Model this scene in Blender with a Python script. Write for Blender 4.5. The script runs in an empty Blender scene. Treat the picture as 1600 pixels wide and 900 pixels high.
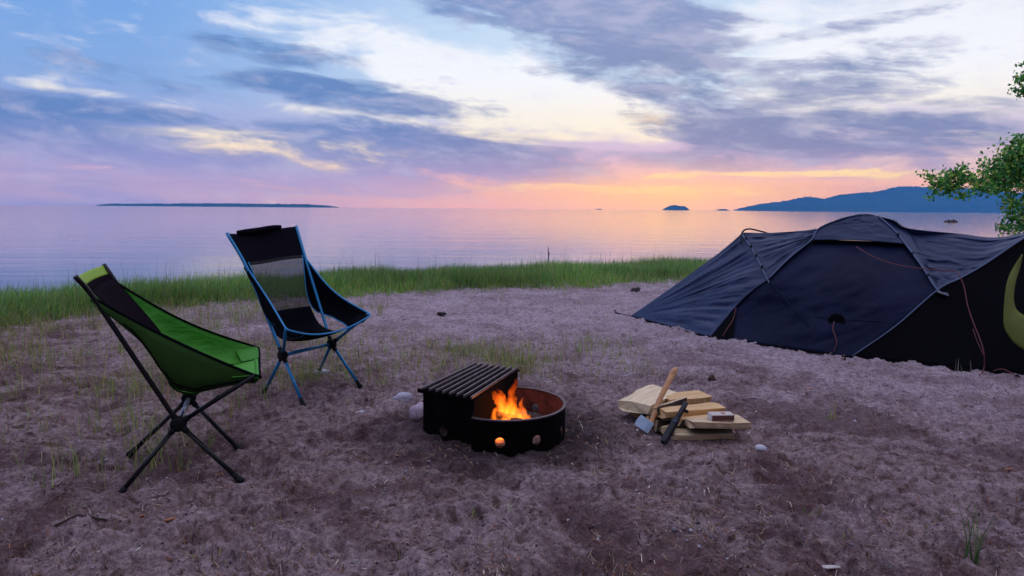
import bpy, math, random
import numpy as np
from mathutils import Vector, Matrix
random.seed(7); RNG = np.random.default_rng(11)
sc = bpy.context.scene
COL = sc.collection
R = math.radians

# ------------------------------------------------------------------ render settings
sc.render.engine = 'CYCLES'
sc.view_settings.view_transform = 'Standard'
sc.view_settings.look = 'None'
sc.view_settings.gamma = 1.0
sc.view_settings.exposure = 0.0
sc.cycles.use_denoising = True
sc.cycles.max_bounces = 6
sc.cycles.volume_bounces = 1
sc.cycles.transparent_max_bounces = 16
sc.cycles.caustics_reflective = False
sc.cycles.caustics_refractive = False

# ------------------------------------------------------------------ camera
cd = bpy.data.cameras.new('camera'); cam = bpy.data.objects.new('camera', cd); COL.objects.link(cam)
cd.lens = 1050 / 1600 * 36; cd.sensor_width = 36
cd.clip_start = 0.05; cd.clip_end = 40000
_th = math.atan((450 - 326) / 1050.0); _ro = 0.0078
_fw = Vector((0, math.cos(_th), -math.sin(_th))); _u0 = Vector((0, math.sin(_th), math.cos(_th))); _r0 = Vector((1, 0, 0))
_r = _r0 * math.cos(_ro) + _u0 * math.sin(_ro); _u = -_r0 * math.sin(_ro) + _u0 * math.cos(_ro)
_m = Matrix((_r, _u, -_fw)).transposed().to_4x4(); _m.translation = Vector((0, 0, 1.165))
cam.matrix_world = _m
sc.camera = cam

# ------------------------------------------------------------------ node helper
class NT:
    def __init__(s, tree): s.t = tree; s.n = tree.nodes; s.l = tree.links
    def node(s, typ, **kw):
        n = s.n.new(typ)
        for k, v in kw.items(): setattr(n, k, v)
        return n
    def put(s, sock, v):
        if isinstance(v, bpy.types.NodeSocket): s.l.new(v, sock)
        elif v is not None:
            if sock.type == 'RGBA' and len(v) == 3: v = (*v, 1)
            sock.default_value = v
    def math(s, op, a, b=None, c=None, clamp=False):
        n = s.node('ShaderNodeMath', operation=op, use_clamp=clamp); s.put(n.inputs[0], a)
        if b is not None: s.put(n.inputs[1], b)
        if c is not None: s.put(n.inputs[2], c)
        return n.outputs[0]
    def mix(s, f, a, b, typ='MIX'):
        n = s.node('ShaderNodeMix', data_type='RGBA', blend_type=typ); s.put(n.inputs[0], f); s.put(n.inputs[6], a); s.put(n.inputs[7], b)
        return n.outputs[2]
    def ss(s, x, lo, hi, a=0.0, b=1.0):
        n = s.node('ShaderNodeMapRange', interpolation_type='SMOOTHSTEP'); s.put(n.inputs[0], x)
        n.inputs[1].default_value = lo; n.inputs[2].default_value = hi; n.inputs[3].default_value = a; n.inputs[4].default_value = b
        return n.outputs[0]
    def noise(s, vec, scale, detail=4, rough=0.55, dist=0.0, out=0):
        n = s.node('ShaderNodeTexNoise'); s.put(n.inputs['Vector'], vec); n.inputs['Scale'].default_value = scale
        n.inputs['Detail'].default_value = detail; n.inputs['Roughness'].default_value = rough; n.inputs['Distortion'].default_value = dist
        return n.outputs[out]
    def mapping(s, vec, loc=(0, 0, 0), rot=(0, 0, 0), scale=(1, 1, 1), typ='POINT'):
        n = s.node('ShaderNodeMapping', vector_type=typ); s.put(n.inputs[0], vec)
        n.inputs[1].default_value = loc; n.inputs[2].default_value = rot; n.inputs[3].default_value = scale
        return n.outputs[0]
    def ramp(s, fac, stops, interp='LINEAR'):
        n = s.node('ShaderNodeValToRGB'); s.put(n.inputs[0], fac); cr = n.color_ramp; cr.interpolation = interp
        while len(cr.elements) < len(stops): cr.elements.new(0.5)
        for e, (p, c) in zip(cr.elements, stops): e.position = p; e.color = (*c, 1)
        return n.outputs[0]
def lin(r, g, b):
    f = lambda c: (c / 255 / 12.92) if c / 255 <= 0.04045 else ((c / 255 + 0.055) / 1.055) ** 2.4
    return (f(r), f(g), f(b))
SUN_E=0.12; HAZE_D=0.75/6000; HAZE_C=(0.13, 0.50, 1.0, 1); HAZE_S=(0.05,0.21,0.54); UP_K=1.12; FLAME=56.0; FIRE_W=0.9
# ------------------------------------------------------------------ sky: dusk sky with cloud bands (azimuth, elevation, half length, half width, tilt, weight), radians
DARK = [
(-0.221,0.155,0.199,0.0224,-0.096,1.00),(-0.131,0.145,0.082,0.0106,-0.041,0.60),(-0.314,0.207,0.139,0.0195,-0.118,0.80),(-0.480,0.164,0.186,0.0187,-0.080,0.60),(-0.599,0.099,0.190,0.0390,-0.029,1.15),(-0.445,0.116,0.068,0.0114,-0.050,0.80),(-0.514,0.051,0.297,0.0290,-0.004,1.00),(-0.259,0.035,0.284,0.0216,-0.001,0.90),(-0.104,0.079,0.297,0.0383,-0.087,1.10),(0.055,0.060,0.185,0.0239,-0.030,0.80),(-0.003,0.283,0.197,0.0404,-0.178,0.90),(0.143,0.253,0.239,0.0655,-0.152,1.15),(0.207,0.185,0.168,0.0391,-0.194,0.90),(0.052,0.271,0.108,0.0407,-0.318,0.70),(0.392,0.172,0.203,0.0404,0.013,0.75),(0.313,0.130,0.200,0.0341,-0.032,0.80),(0.435,0.099,0.259,0.0346,-0.052,1.20),(0.358,0.067,0.337,0.0224,-0.014,0.75),(0.566,0.068,0.106,0.0171,0.028,0.70),(0.427,0.232,0.161,0.0122,0.161,0.65),(0.562,0.129,0.101,0.0091,-0.110,0.45),(0.590,0.105,0.077,0.0090,-0.060,0.50),]
LIGHT = [
(0.072,0.152,0.174,0.0371,-0.202,1.30),(-0.076,0.186,0.189,0.0432,-0.243,1.20),(-0.002,0.139,0.157,0.0303,-0.059,1.10),(0.334,0.204,0.150,0.0211,0.295,0.60),(-0.184,0.233,0.148,0.0215,-0.115,0.55),(-0.415,0.091,0.155,0.0083,-0.009,0.70),(-0.002,0.174,0.218,0.0419,-0.222,1.20),(0.137,0.129,0.154,0.0231,-0.077,1.00),(-0.149,0.201,0.177,0.0306,-0.163,0.80),(-0.301,0.076,0.177,0.0228,-0.059,1.15),(0.292,0.230,0.139,0.0403,0.216,0.80),(0.537,0.195,0.240,0.0814,0.055,0.90),(-0.288,0.251,0.214,0.0238,-0.057,0.35),(-0.564,0.141,0.065,0.0068,-0.063,0.55),(0.017,0.112,0.184,0.0144,-0.028,0.80),(0.574,0.147,0.131,0.0298,-0.083,0.50),(0.564,0.093,0.080,0.0062,-0.089,0.90),(-0.150,0.127,0.180,0.0142,-0.076,0.60),]
WARM = [
(0.399,0.050,0.190,0.0051,0.007,0.90),(0.167,0.031,0.217,0.0073,-0.015,0.90),(0.230,0.048,0.045,0.0045,-0.003,0.90),(0.292,0.026,0.138,0.0089,0.001,0.70),(0.182,0.128,0.054,0.0141,-0.101,0.50),(0.527,0.047,0.140,0.0064,-0.018,0.60),(0.046,0.032,0.186,0.0074,0.006,0.60),]
w = bpy.data.worlds.new('World'); sc.world = w; w.use_nodes = True
w.node_tree.nodes.clear(); N = NT(w.node_tree)
tc = N.node('ShaderNodeTexCoord'); sp = N.node('ShaderNodeSeparateXYZ'); N.l.new(tc.outputs['Generated'], sp.inputs[0])
AZ = N.math('ARCTAN2', sp.outputs[0], sp.outputs[1]); EL = N.math('ARCSINE', sp.outputs[2])
cb = N.node('ShaderNodeCombineXYZ'); N.put(cb.inputs[0], AZ); N.put(cb.inputs[1], EL)
V = cb.outputs[0]
# ragged warp of the layout, stretched along the horizon
nw = N.noise(N.mapping(V, scale=(3.2, 9.0, 1)), 1.6, 5, 0.6, 0.3, out=1)
sub = N.node('ShaderNodeVectorMath', operation='SUBTRACT'); N.put(sub.inputs[0], nw); sub.inputs[1].default_value = (0.5, 0.5, 0.5)
mul = N.node('ShaderNodeVectorMath', operation='MULTIPLY'); N.put(mul.inputs[0], sub.outputs[0]); mul.inputs[1].default_value = (0.085, 0.028, 0)
add = N.node('ShaderNodeVectorMath', operation='ADD'); N.put(add.inputs[0], V); N.put(add.inputs[1], mul.outputs[0]); VW = add.outputs[0]
def strokes(L, vec, grow=1.0):
    tot = None
    for (cx, cy, hl, hw, t, a) in L:
        q = N.mapping(vec, (cx, cy, 0), (0, 0, t), (hl * 1.25 * grow, hw * 1.35 * grow, 1), 'TEXTURE')
        g = N.node('ShaderNodeTexGradient', gradient_type='SPHERICAL'); N.put(g.inputs[0], q)
        k = N.math('SMOOTH_MIN', N.math('MULTIPLY', g.outputs[1], 1.9 * a), a, 0.5)
        tot = k if tot is None else N.math('MAXIMUM', tot, k)
    return tot
LM = strokes(LIGHT, VW); DM = strokes(DARK, VW); WM = strokes(WARM, VW)
VS = N.mapping(V, rot=(0, 0, 0.10))
f1 = N.noise(N.mapping(VS, scale=(2.3, 11.0, 1)), 2.2, 9, 0.62, 0.5)      # long streaks
f2 = N.noise(N.mapping(VS, scale=(9.0, 30.0, 1)), 1.6, 7, 0.65, 0.3)     # small streaks
f3 = N.noise(N.mapping(V, scale=(5.0, 16.0, 1), loc=(3, 7, 0)), 1.3, 8, 0.6, 1.0)
# clear sky: elevation ramps for left, middle and right, mixed by azimuth
E = N.math('DIVIDE', EL, 0.36)
left = N.ramp(E, [(0.0, lin(164, 164, 214)), (0.06, lin(172, 168, 214)), (0.13, lin(212, 182, 212)), (0.22, lin(160, 166, 216)), (0.45, lin(134, 172, 226)), (0.75, lin(116, 166, 230)), (1.0, lin(90, 146, 224))])
mid = N.ramp(E, [(0.0, lin(236, 182, 190)), (0.07, lin(242, 190, 182)), (0.14, lin(226, 184, 200)), (0.22, lin(206, 184, 214)), (0.45, lin(204, 224, 246)), (0.75, lin(196, 220, 246)), (1.0, lin(168, 190, 232))])
right = N.ramp(E, [(0.0, lin(228, 180, 192)), (0.10, lin(230, 186, 188)), (0.16, lin(226, 196, 200)), (0.3, lin(212, 204, 226)), (0.6, lin(226, 226, 240)), (1.0, lin(214, 220, 240))])
aL = N.ss(AZ, -0.55, 0.02); aR = N.ss(AZ, 0.25, 0.62)
clear = N.mix(aR, N.mix(aL, left, mid), right)
lm = N.ss(N.math('ADD', LM, N.math('ADD', N.math('MULTIPLY', N.math('SUBTRACT', f3, 0.5), 2.0), N.math('MULTIPLY', N.math('SUBTRACT', f2, 0.5), 1.3))), 0.10, 0.95)
dm = N.ss(N.math('ADD', DM, N.math('ADD', N.math('MULTIPLY', N.math('SUBTRACT', f1, 0.5), 2.4), N.math('MULTIPLY', N.math('SUBTRACT', f2, 0.5), 1.6))), 0.25, 1.05)
wm = N.ss(N.math('ADD', WM, N.math('MULTIPLY', N.math('SUBTRACT', f2, 0.5), 1.8)), 0.30, 1.05)
lcol = N.ramp(E, [(0.0, lin(255, 205, 170)), (0.16, lin(255, 226, 196)), (0.30, lin(250, 240, 222)), (0.5, lin(244, 247, 255)), (1.0, lin(232, 238, 252))])
dleft = N.ramp(E, [(0.0, lin(164, 162, 212)), (0.14, lin(152, 158, 210)), (0.3, lin(98, 136, 196)), (0.6, lin(94, 136, 194)), (1.0, lin(112, 152, 212))])
dright = N.ramp(E, [(0.0, lin(196, 160, 192)), (0.14, lin(170, 158, 198)), (0.24, lin(122, 138, 186)), (0.45, lin(108, 134, 182)), (0.7, lin(132, 150, 196)), (1.0, lin(122, 146, 194))])
dcol = N.mix(N.ss(AZ, -0.35, 0.15), dleft, dright)
dcol = N.mix(N.math('MULTIPLY', N.ss(N.math('ADD', N.math('MULTIPLY', f2, 0.5), N.math('MULTIPLY', f3, 0.5)), 0.46, 0.64), 0.42), dcol, lin(206, 204, 230))
c = N.mix(N.math('MULTIPLY', lm, 0.95), clear, lcol)
c = N.mix(N.math('MULTIPLY', N.ss(f2, 0.5, 0.75), 0.30), c, lin(214, 216, 240))
c = N.mix(N.math('MULTIPLY', dm, 0.95), c, dcol)
c = N.mix(N.math('MULTIPLY', wm, 0.9), c, lin(255, 224, 176))
# rose band low over the water
band = N.math('MULTIPLY', N.ss(EL, 0.0, 0.012), N.ss(EL, 0.022, 0.055, 1.0, 0.0))
band = N.math('MULTIPLY', band, N.ss(f1, 0.35, 0.6))
c = N.mix(N.math('MULTIPLY', band, 0.6), c, N.mix(N.ss(AZ, -0.3, 0.2), lin(206, 180, 210), lin(248, 184, 172)))
# bright glow round the hidden sun (azimuth 13 deg, just above the water)
gl = N.node('ShaderNodeTexGradient', gradient_type='SPHERICAL'); N.put(gl.inputs[0], N.mapping(V, (0.225, 0.02, 0), (0, 0, 0), (0.26, 0.06, 1), 'TEXTURE'))
c = N.mix(N.math('MULTIPLY', N.math('POWER', gl.outputs[1], 1.1), 0.72), c, tuple(1.12 * x for x in lin(255, 200, 150)))
# sky away from the sunset is dimmer; unseen overhead sky brightened to light the camp
back = N.ss(N.math('ABSOLUTE', AZ), 0.9, 2.2)
east = N.ramp(N.math('DIVIDE', EL, 1.57), [(0.0, lin(34, 34, 46)), (0.22, lin(80, 84, 120)), (0.5, lin(120, 126, 165)), (1.0, lin(200, 208, 242))])
c = N.mix(back, c, east)
c = N.mix(N.ss(EL, 0.36, 0.8), c, tuple(x * UP_K for x in lin(218, 221, 255)))
c = N.mix(N.ss(EL, -0.02, -0.2), c, lin(60, 62, 80))
# the air in the haze box dims and tints what lies behind it: the sky beyond is that much brighter
if HAZE_D > 0:
    pl = N.math('MINIMUM', N.math('DIVIDE', 300.0, N.math('MAXIMUM', N.math('SINE', EL), 0.001)), 8600.0)
    T_ = N.math('EXPONENT', N.math('MULTIPLY', pl, -HAZE_D)); inv = N.math('DIVIDE', 1.0, T_)
    sc1 = N.node('ShaderNodeVectorMath', operation='SCALE'); sc1.inputs[0].default_value = HAZE_S; N.put(sc1.inputs['Scale'], N.math('SUBTRACT', 1.0, T_))
    sb = N.node('ShaderNodeVectorMath', operation='SUBTRACT'); N.put(sb.inputs[0], c); N.l.new(sc1.outputs[0], sb.inputs[1])
    sc2 = N.node('ShaderNodeVectorMath', operation='SCALE'); N.l.new(sb.outputs[0], sc2.inputs[0]); N.put(sc2.inputs['Scale'], inv)
    mxv = N.node('ShaderNodeVectorMath', operation='MAXIMUM'); N.l.new(sc2.outputs[0], mxv.inputs[0]); mxv.inputs[1].default_value = (0, 0, 0)
    c = mxv.outputs[0]
# physical twilight sky underneath, added at low strength
sky = N.node('ShaderNodeTexSky', sky_type='NISHITA', sun_disc=False)
sky.sun_elevation = R(3.0); sky.sun_rotation = R(13.0); sky.sun_intensity = 0.4
bg = N.node('ShaderNodeBackground'); N.put(bg.inputs[0], c); bg.inputs[1].default_value = 1.0
bg2 = N.node('ShaderNodeBackground'); N.put(bg2.inputs[0], sky.outputs[0]); bg2.inputs[1].default_value = 0.004
ad = N.node('ShaderNodeAddShader'); N.l.new(bg.outputs[0], ad.inputs[0]); N.l.new(bg2.outputs[0], ad.inputs[1])
wo = N.node('ShaderNodeOutputWorld'); N.l.new(ad.outputs[0], wo.inputs['Surface'])
w.cycles.sampling_method = 'MANUAL'; w.cycles.sample_map_resolution = 512
# ------------------------------------------------------------------ object helpers
def tag(o, label=None, cat=None, group=None, kind=None):
    if label: o['label'] = label
    if cat: o['category'] = cat
    if group: o['group'] = group
    if kind: o['kind'] = kind
    return o
def empty(name, loc, label=None, cat=None, group=None):
    o = bpy.data.objects.new(name, None); COL.objects.link(o); o.location = loc; o.empty_display_size = 0.1
    return tag(o, label, cat, group)
def world_loc(o):
    v = Vector(o.location)
    while o.parent is not None:
        o = o.parent; v = v + Vector(o.location)
    return v
def link_mesh(name, me, mat, parent=None, smooth=False):
    """vertices are given in world coordinates; a child's mesh is stored relative to its parent's location"""
    o = bpy.data.objects.new(name, me); COL.objects.link(o)
    if parent is not None:
        off = world_loc(parent); me.transform(Matrix.Translation(-off)); o.parent = parent
    if mat is not None: me.materials.append(mat)
    if smooth: me.polygons.foreach_set('use_smooth', [True] * len(me.polygons))
    me.update()
    return o
def ctr(o, pt):
    """move a top-level mesh's origin to pt"""
    o.data.transform(Matrix.Translation(-Vector(pt))); o.location = pt; return o
class MB:
    def __init__(s): s.v = []; s.f = []
    def add(s, vs, fs):
        b = len(s.v); s.v += [tuple(map(float, v)) for v in vs]; s.f += [tuple(b + i for i in f) for f in fs]; return s
    def hexa(s, p):      # eight corners: bottom ring 0-3, top ring 4-7
        return s.add(p, [(0, 3, 2, 1), (4, 5, 6, 7), (0, 1, 5, 4), (1, 2, 6, 5), (2, 3, 7, 6), (3, 0, 4, 7)])
    def bar(s, a, b, w, h, up=(0, 0, 1)):
        a, b, up = Vector(a), Vector(b), Vector(up); d = (b - a).normalized(); x = d.cross(up).normalized(); z = x.cross(d).normalized()
        x *= w / 2; z *= h / 2
        return s.hexa([a - x - z, b - x - z, b + x - z, a + x - z, a - x + z, b - x + z, b + x + z, a + x + z])
    def tube(s, pts, r, n=10, cap=True):
        pts = [Vector(p) for p in pts]; rs = r if hasattr(r, '__len__') else [r] * len(pts)
        vs = []; prev = None
        for i, p in enumerate(pts):
            d = (pts[min(i + 1, len(pts) - 1)] - pts[max(i - 1, 0)]).normalized()
            if prev is None: x = d.orthogonal().normalized()
            else: x = (prev - d * prev.dot(d)).normalized()
            prev = x; y = d.cross(x)
            for k in range(n):
                a = 2 * math.pi * k / n; vs.append(p + (x * math.cos(a) + y * math.sin(a)) * rs[i])
        fs = []
        for i in range(len(pts) - 1):
            for k in range(n): fs.append((i * n + k, i * n + (k + 1) % n, (i + 1) * n + (k + 1) % n, (i + 1) * n + k))
        if cap: fs.append(tuple(range(n - 1, -1, -1))); fs.append(tuple((len(pts) - 1) * n + k for k in range(n)))
        return s.add(vs, fs)
    def build(s, name, mat, parent=None, smooth=False, bevel=0.0, solid=0.0, seg=2):
        me = bpy.data.meshes.new(name); me.from_pydata(s.v, [], s.f); me.validate()
        o = link_mesh(name, me, mat, parent, smooth)
        if solid: m = o.modifiers.new('s', 'SOLIDIFY'); m.thickness = solid; m.offset = 0
        if bevel: m = o.modifiers.new('b', 'BEVEL'); m.width = bevel; m.segments = seg; m.limit_method = 'ANGLE'; m.angle_limit = R(40)
        return o
def catmull(pts, n):
    P = [Vector(p) for p in pts]; P = [2 * P[0] - P[1]] + P + [2 * P[-1] - P[-2]]; out = []
    for i in range(1, len(P) - 2):
        a, b, c, d = P[i - 1:i + 3]
        for k in range(n):
            t = k / n; out.append(0.5 * ((2 * b) + (c - a) * t + (2 * a - 5 * b + 4 * c - d) * t * t + (3 * b - a - 3 * c + d) * t ** 3))
    out.append(P[-2]); return out
def resample(pts, n):
    pts = [Vector(p) for p in pts]; L = [0]
    for a, b in zip(pts, pts[1:]): L.append(L[-1] + (b - a).length)
    out = []; j = 0
    for k in range(n):
        t = L[-1] * k / (n - 1)
        while j < len(L) - 2 and L[j + 1] < t: j += 1
        f = (t - L[j]) / max(1e-9, L[j + 1] - L[j]); out.append(pts[j].lerp(pts[j + 1], min(1, f)))
    return out
def grid_mesh(rows):
    m = MB(); nr, nc = len(rows), len(rows[0]); m.v = [tuple(p) for r in rows for p in r]
    m.f = [(i * nc + j, i * nc + j + 1, (i + 1) * nc + j + 1, (i + 1) * nc + j) for i in range(nr - 1) for j in range(nc - 1)]
    return m
def coons(bottom, top, left, right, nu, nv, disp=None):
    """fabric panel between four edges (bottom and top run left to right, left and right run bottom to top)"""
    B, T, L, Q = resample(bottom, nu), resample(top, nu), resample(left, nv), resample(right, nv); rows = []
    for j in range(nv):
        v = j / (nv - 1); row = []
        for i in range(nu):
            u = i / (nu - 1)
            p = B[i] * (1 - v) + T[i] * v + L[j] * (1 - u) + Q[j] * u - (B[0] * (1 - u) * (1 - v) + B[-1] * u * (1 - v) + T[0] * (1 - u) * v + T[-1] * u * v)
            if disp is not None: p = p + disp(u, v)
            row.append(p)
        rows.append(row)
    return grid_mesh(rows)

# ------------------------------------------------------------------ materials
def pmat(name, col, rough=0.6, metal=0.0, spec=0.5, var=None, scale=8.0, bump=0.0, bscale=40.0, stretch=(1, 1, 1), sheen=0.0, trans=0.0, detail=5):
    m = bpy.data.materials.new(name); m.use_nodes = True; T = NT(m.node_tree); b = m.node_tree.nodes['Principled BSDF']
    t = T.node('ShaderNodeTexCoord'); vec = T.mapping(t.outputs['Object'], scale=stretch)
    if var is not None:
        f = T.ss(T.noise(vec, scale, detail, 0.6, 0.2), 0.32, 0.68); T.put(b.inputs['Base Color'], T.mix(f, col, var))
    else: T.put(b.inputs['Base Color'], col)
    b.inputs['Roughness'].default_value = rough; b.inputs['Metallic'].default_value = metal; b.inputs['Specular IOR Level'].default_value = spec
    b.inputs['Sheen Weight'].default_value = sheen
    if bump:
        bn = T.node('ShaderNodeBump'); bn.inputs['Strength'].default_value = 1.0; bn.inputs['Distance'].default_value = bump
        T.put(bn.inputs['Height'], T.noise(vec, bscale, 5, 0.6, 0.1)); T.l.new(bn.outputs[0], b.inputs['Normal'])
    if trans:
        out = m.node_tree.nodes['Material Output']; tr = T.node('ShaderNodeBsdfTranslucent'); T.put(tr.inputs[0], tuple(min(1, x * 1.3) for x in col))
        mx = T.node('ShaderNodeMixShader'); mx.inputs[0].default_value = trans
        T.l.new(b.outputs[0], mx.inputs[1]); T.l.new(tr.outputs[0], mx.inputs[2]); T.l.new(mx.outputs[0], out.inputs[0])
    return m
def leaf_mat(name, trans=0.35, rough=0.55):
    """colour of each blade or leaf comes from its own attribute"""
    m = bpy.data.materials.new(name); m.use_nodes = True; T = NT(m.node_tree); b = m.node_tree.nodes['Principled BSDF']
    a = T.node('ShaderNodeAttribute', attribute_name='tint'); T.l.new(a.outputs['Color'], b.inputs['Base Color']); b.inputs['Roughness'].default_value = rough
    b.inputs['Specular IOR Level'].default_value = 0.3
    tr = T.node('ShaderNodeBsdfTranslucent'); T.l.new(a.outputs['Color'], tr.inputs[0]); mx = T.node('ShaderNodeMixShader'); mx.inputs[0].default_value = trans
    T.l.new(b.outputs[0], mx.inputs[1]); T.l.new(tr.outputs[0], mx.inputs[2]); T.l.new(mx.outputs[0], m.node_tree.nodes['Material Output'].inputs[0])
    return m
def np_mesh(name, verts, faces, mat, tint=None, smooth=False, k=4):
    verts = np.asarray(verts, np.float32).reshape(-1, 3); faces = np.asarray(faces, np.int32).reshape(-1, k); nf = len(faces)
    me = bpy.data.meshes.new(name); me.vertices.add(len(verts)); me.vertices.foreach_set('co', verts.ravel())
    me.loops.add(nf * k); me.loops.foreach_set('vertex_index', faces.ravel())
    me.polygons.add(nf); me.polygons.foreach_set('loop_start', np.arange(0, nf * k, k, dtype=np.int32))
    try: me.polygons.foreach_set('loop_total', np.full(nf, k, dtype=np.int32))
    except Exception: pass
    if tint is not None:
        at = me.attributes.new('tint', 'FLOAT_COLOR', 'POINT'); c = np.ones((len(verts), 4), np.float32); c[:, :3] = tint; at.data.foreach_set('color', c.ravel())
    me.polygons.foreach_set('use_smooth', np.full(nf, smooth)); me.update(calc_edges=True); me.validate()
    return link_mesh(name, me, mat)
# value noise
def vnoise(x, y, seed=0):
    xi = np.floor(x).astype(np.int64); yi = np.floor(y).astype(np.int64); fx = x - xi; fy = y - yi
    fx = fx * fx * fx * (fx * (fx * 6 - 15) + 10); fy = fy * fy * fy * (fy * (fy * 6 - 15) + 10)
    def h(a, b):
        n = (a * 374761393 + b * 668265263 + seed * 1442695041) & 0xffffffff; n = ((n ^ (n >> 13)) * 1274126177) & 0xffffffff
        return ((n ^ (n >> 16)) & 0xffff) / 65535.0
    return (h(xi, yi) * (1 - fx) + h(xi + 1, yi) * fx) * (1 - fy) + (h(xi, yi + 1) * (1 - fx) + h(xi + 1, yi + 1) * fx) * fy
def fbm(x, y, o=4, seed=0, rough=0.5):
    t = 0; a = 1; n = 0
    for i in range(o): t = t + a * vnoise(x, y, seed + i * 17); n += a; a *= rough; x = x * 2.03 + 11.3; y = y * 2.03 + 5.7
    return t / n

# ------------------------------------------------------------------ terrain
NX = [-300, -40, -12, -6, -4.7, -3.7, -1.67, 1.96, 6, 12, 30, 300]; NY = [-160, -20, 1.5, 4.9, 6.06, 7.5, 8.7, 10.25, 11.4, 12.6, 16.5, 50]
FX = [-300, -40, -12, -6.1, -2.1, 2.57, 8, 30, 300]; FY = [-150, -14, 4.8, 8.1, 11.1, 13.4, 15.2, 21, 60]
FOOT = []
for _ in range(900):
    r = 2.0 + 8.5 * random.random() ** 1.3; a = random.uniform(-0.78, 0.78)
    FOOT.append((r * math.sin(a), r * math.cos(a), random.uniform(0.03, 0.10), random.uniform(0.35, 0.8), random.uniform(0, math.pi), random.uniform(0.006, 0.022)))
FOOT = [(a_, b_, c_, d_, e_, f_ * 1.5) for a_, b_, c_, d_, e_, f_ in FOOT]
FOOT += [(x_, y_, .035, .8, 0, .014) for x_, y_ in ((-1.23, 3.869), (-.978, 4.248), (-1.569, 4.169), (-1.352, 4.627), (-1.155, 2.758), (-1.306, 3.124), (-1.595, 2.608), (-1.768, 3.005))] + [(1.20, 2.30, 0.12, 0.4, 0.1, 0.05), (0.98, 2.27, 0.08, 0.5, .2, 0.045), (1.18, 2.95, .05, .6, .2, .045), (1.55, 2.62, .11, .4, -.4, .04), (.62, 2.8, .05, .6, .5, .04), (.75, 2.95, .06, .5, 0, .035), (1.9, 3.25, .09, .4, 0, .035), (2.3, 3.6, .10, .4, .2, .035), (1.6, 3.35, .07, .4, .3, .03), (.30, 2.45, .09, .5, .3, .03), (-.35, 2.75, .10, .5, .2, .025), (-1.05, 2.45, .07, .5, .1, .035), (-.9, 3.35, .11, .5, .5, .04), (-.62, 3.05, .10, .5, .1, .04), (-.85, 4.15, .12, .45, .2, .04), (-.5, 4.3, .10, .5, .2, .03), (1.45, 2.75, 0.12, 0.5, 2.2, 0.028), (1.14, 2.42, 0.06, 0.7, 0.3, 0.03), (-0.95, 3.9, 0.12, 0.5, 0.2, 0.03), (-0.75, 3.6, 0.10, 0.6, 0.5, 0.03), (-0.72, 3.25, 0.10, 0.6, 0.2, 0.03),
         (0.36, 3.2, 0.10, 0.5, 0.9, 0.035), (1.75, 3.05, 0.07, 0.5, 0.4, 0.02)]
def ground_z(x, y, fine=True):
    x = np.asarray(x, float); y = np.asarray(y, float)
    fy = np.interp(x, FX, FY); t = np.clip((y - fy + 0.4) / 5.5, 0, 1); bank = -2.6 * t * t * (3 - 2 * t)
    z = bank + 0.03 * (fbm(x * 0.35, y * 0.35, 2, 3) - 0.5)
    near = np.clip((30 - np.hypot(x, y)) / 10, 0, 1)
    z = z + near * 0.05 * (fbm(x * 1.7, y * 1.7, 3, 5) - 0.5)
    # the scoured hollow and raised rim of sand round the fire ring
    d = np.hypot(x + 0.05, (y - 3.45) * 0.95); z = z + 0.020 * np.exp(-((d - 0.50) / 0.12) ** 2) - 0.015 * np.exp(-((d - 0.34) / 0.07) ** 2)
    # small crest under the beach grass
    ny = np.interp(x, NX, NY); z = z + 0.05 * np.exp(-((y - (ny + 1.1)) / 0.9) ** 2) * near
    if fine:
        wx = x + 0.05 * (vnoise(x * 6, y * 6, 91) - 0.5); wy = y + 0.05 * (vnoise(x * 6, y * 6, 92) - 0.5)
        rid = 1 - np.abs(fbm(wx * 5.5, wy * 8, 4, 21) * 2 - 1); z = z + near * 0.040 * (rid - 0.7)
        z = z + near * 0.038 * (fbm(wx * 13, wy * 18, 3, 33, 0.55) - 0.5)
        z = z + near * 0.016 * (fbm(wx * 60, wy * 70, 2, 44, 0.6) - 0.5)
        rr = np.hypot(x, y); sel = np.nonzero(((rr < 13) & (y > 0)).ravel())[0]; xf = x.ravel()[sel]; yf = y.ravel()[sel]; zz = z.ravel(); order = np.argsort(yf); ys = yf[order]
        for (cx, cy, ra, asp, an, dep) in FOOT:
            lo, hi = np.searchsorted(ys, cy - ra * 2.2), np.searchsorted(ys, cy + ra * 2.2)
            if hi <= lo: continue
            ii = order[lo:hi]; dx = xf[ii] - cx; dy = yf[ii] - cy; m = np.abs(dx) < ra * 2.2
            if not m.any(): continue
            ii = ii[m]; dx = dx[m]; dy = dy[m]; c, s = math.cos(an), math.sin(an)
            q = np.sqrt(((dx * c + dy * s) / ra) ** 2 + ((-dx * s + dy * c) / (ra * asp)) ** 2) * (0.75 + 0.5 * vnoise(xf[ii] * 14, yf[ii] * 14, 7))
            zz[sel[ii]] += -dep * np.exp(-q ** 3.0) + 0.4 * dep * np.exp(-((q - 1.35) / 0.3) ** 2)
        z = zz.reshape(z.shape)
    return z
def gz(x, y): return float(ground_z(np.array([x]), np.array([y]))[0])

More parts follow.
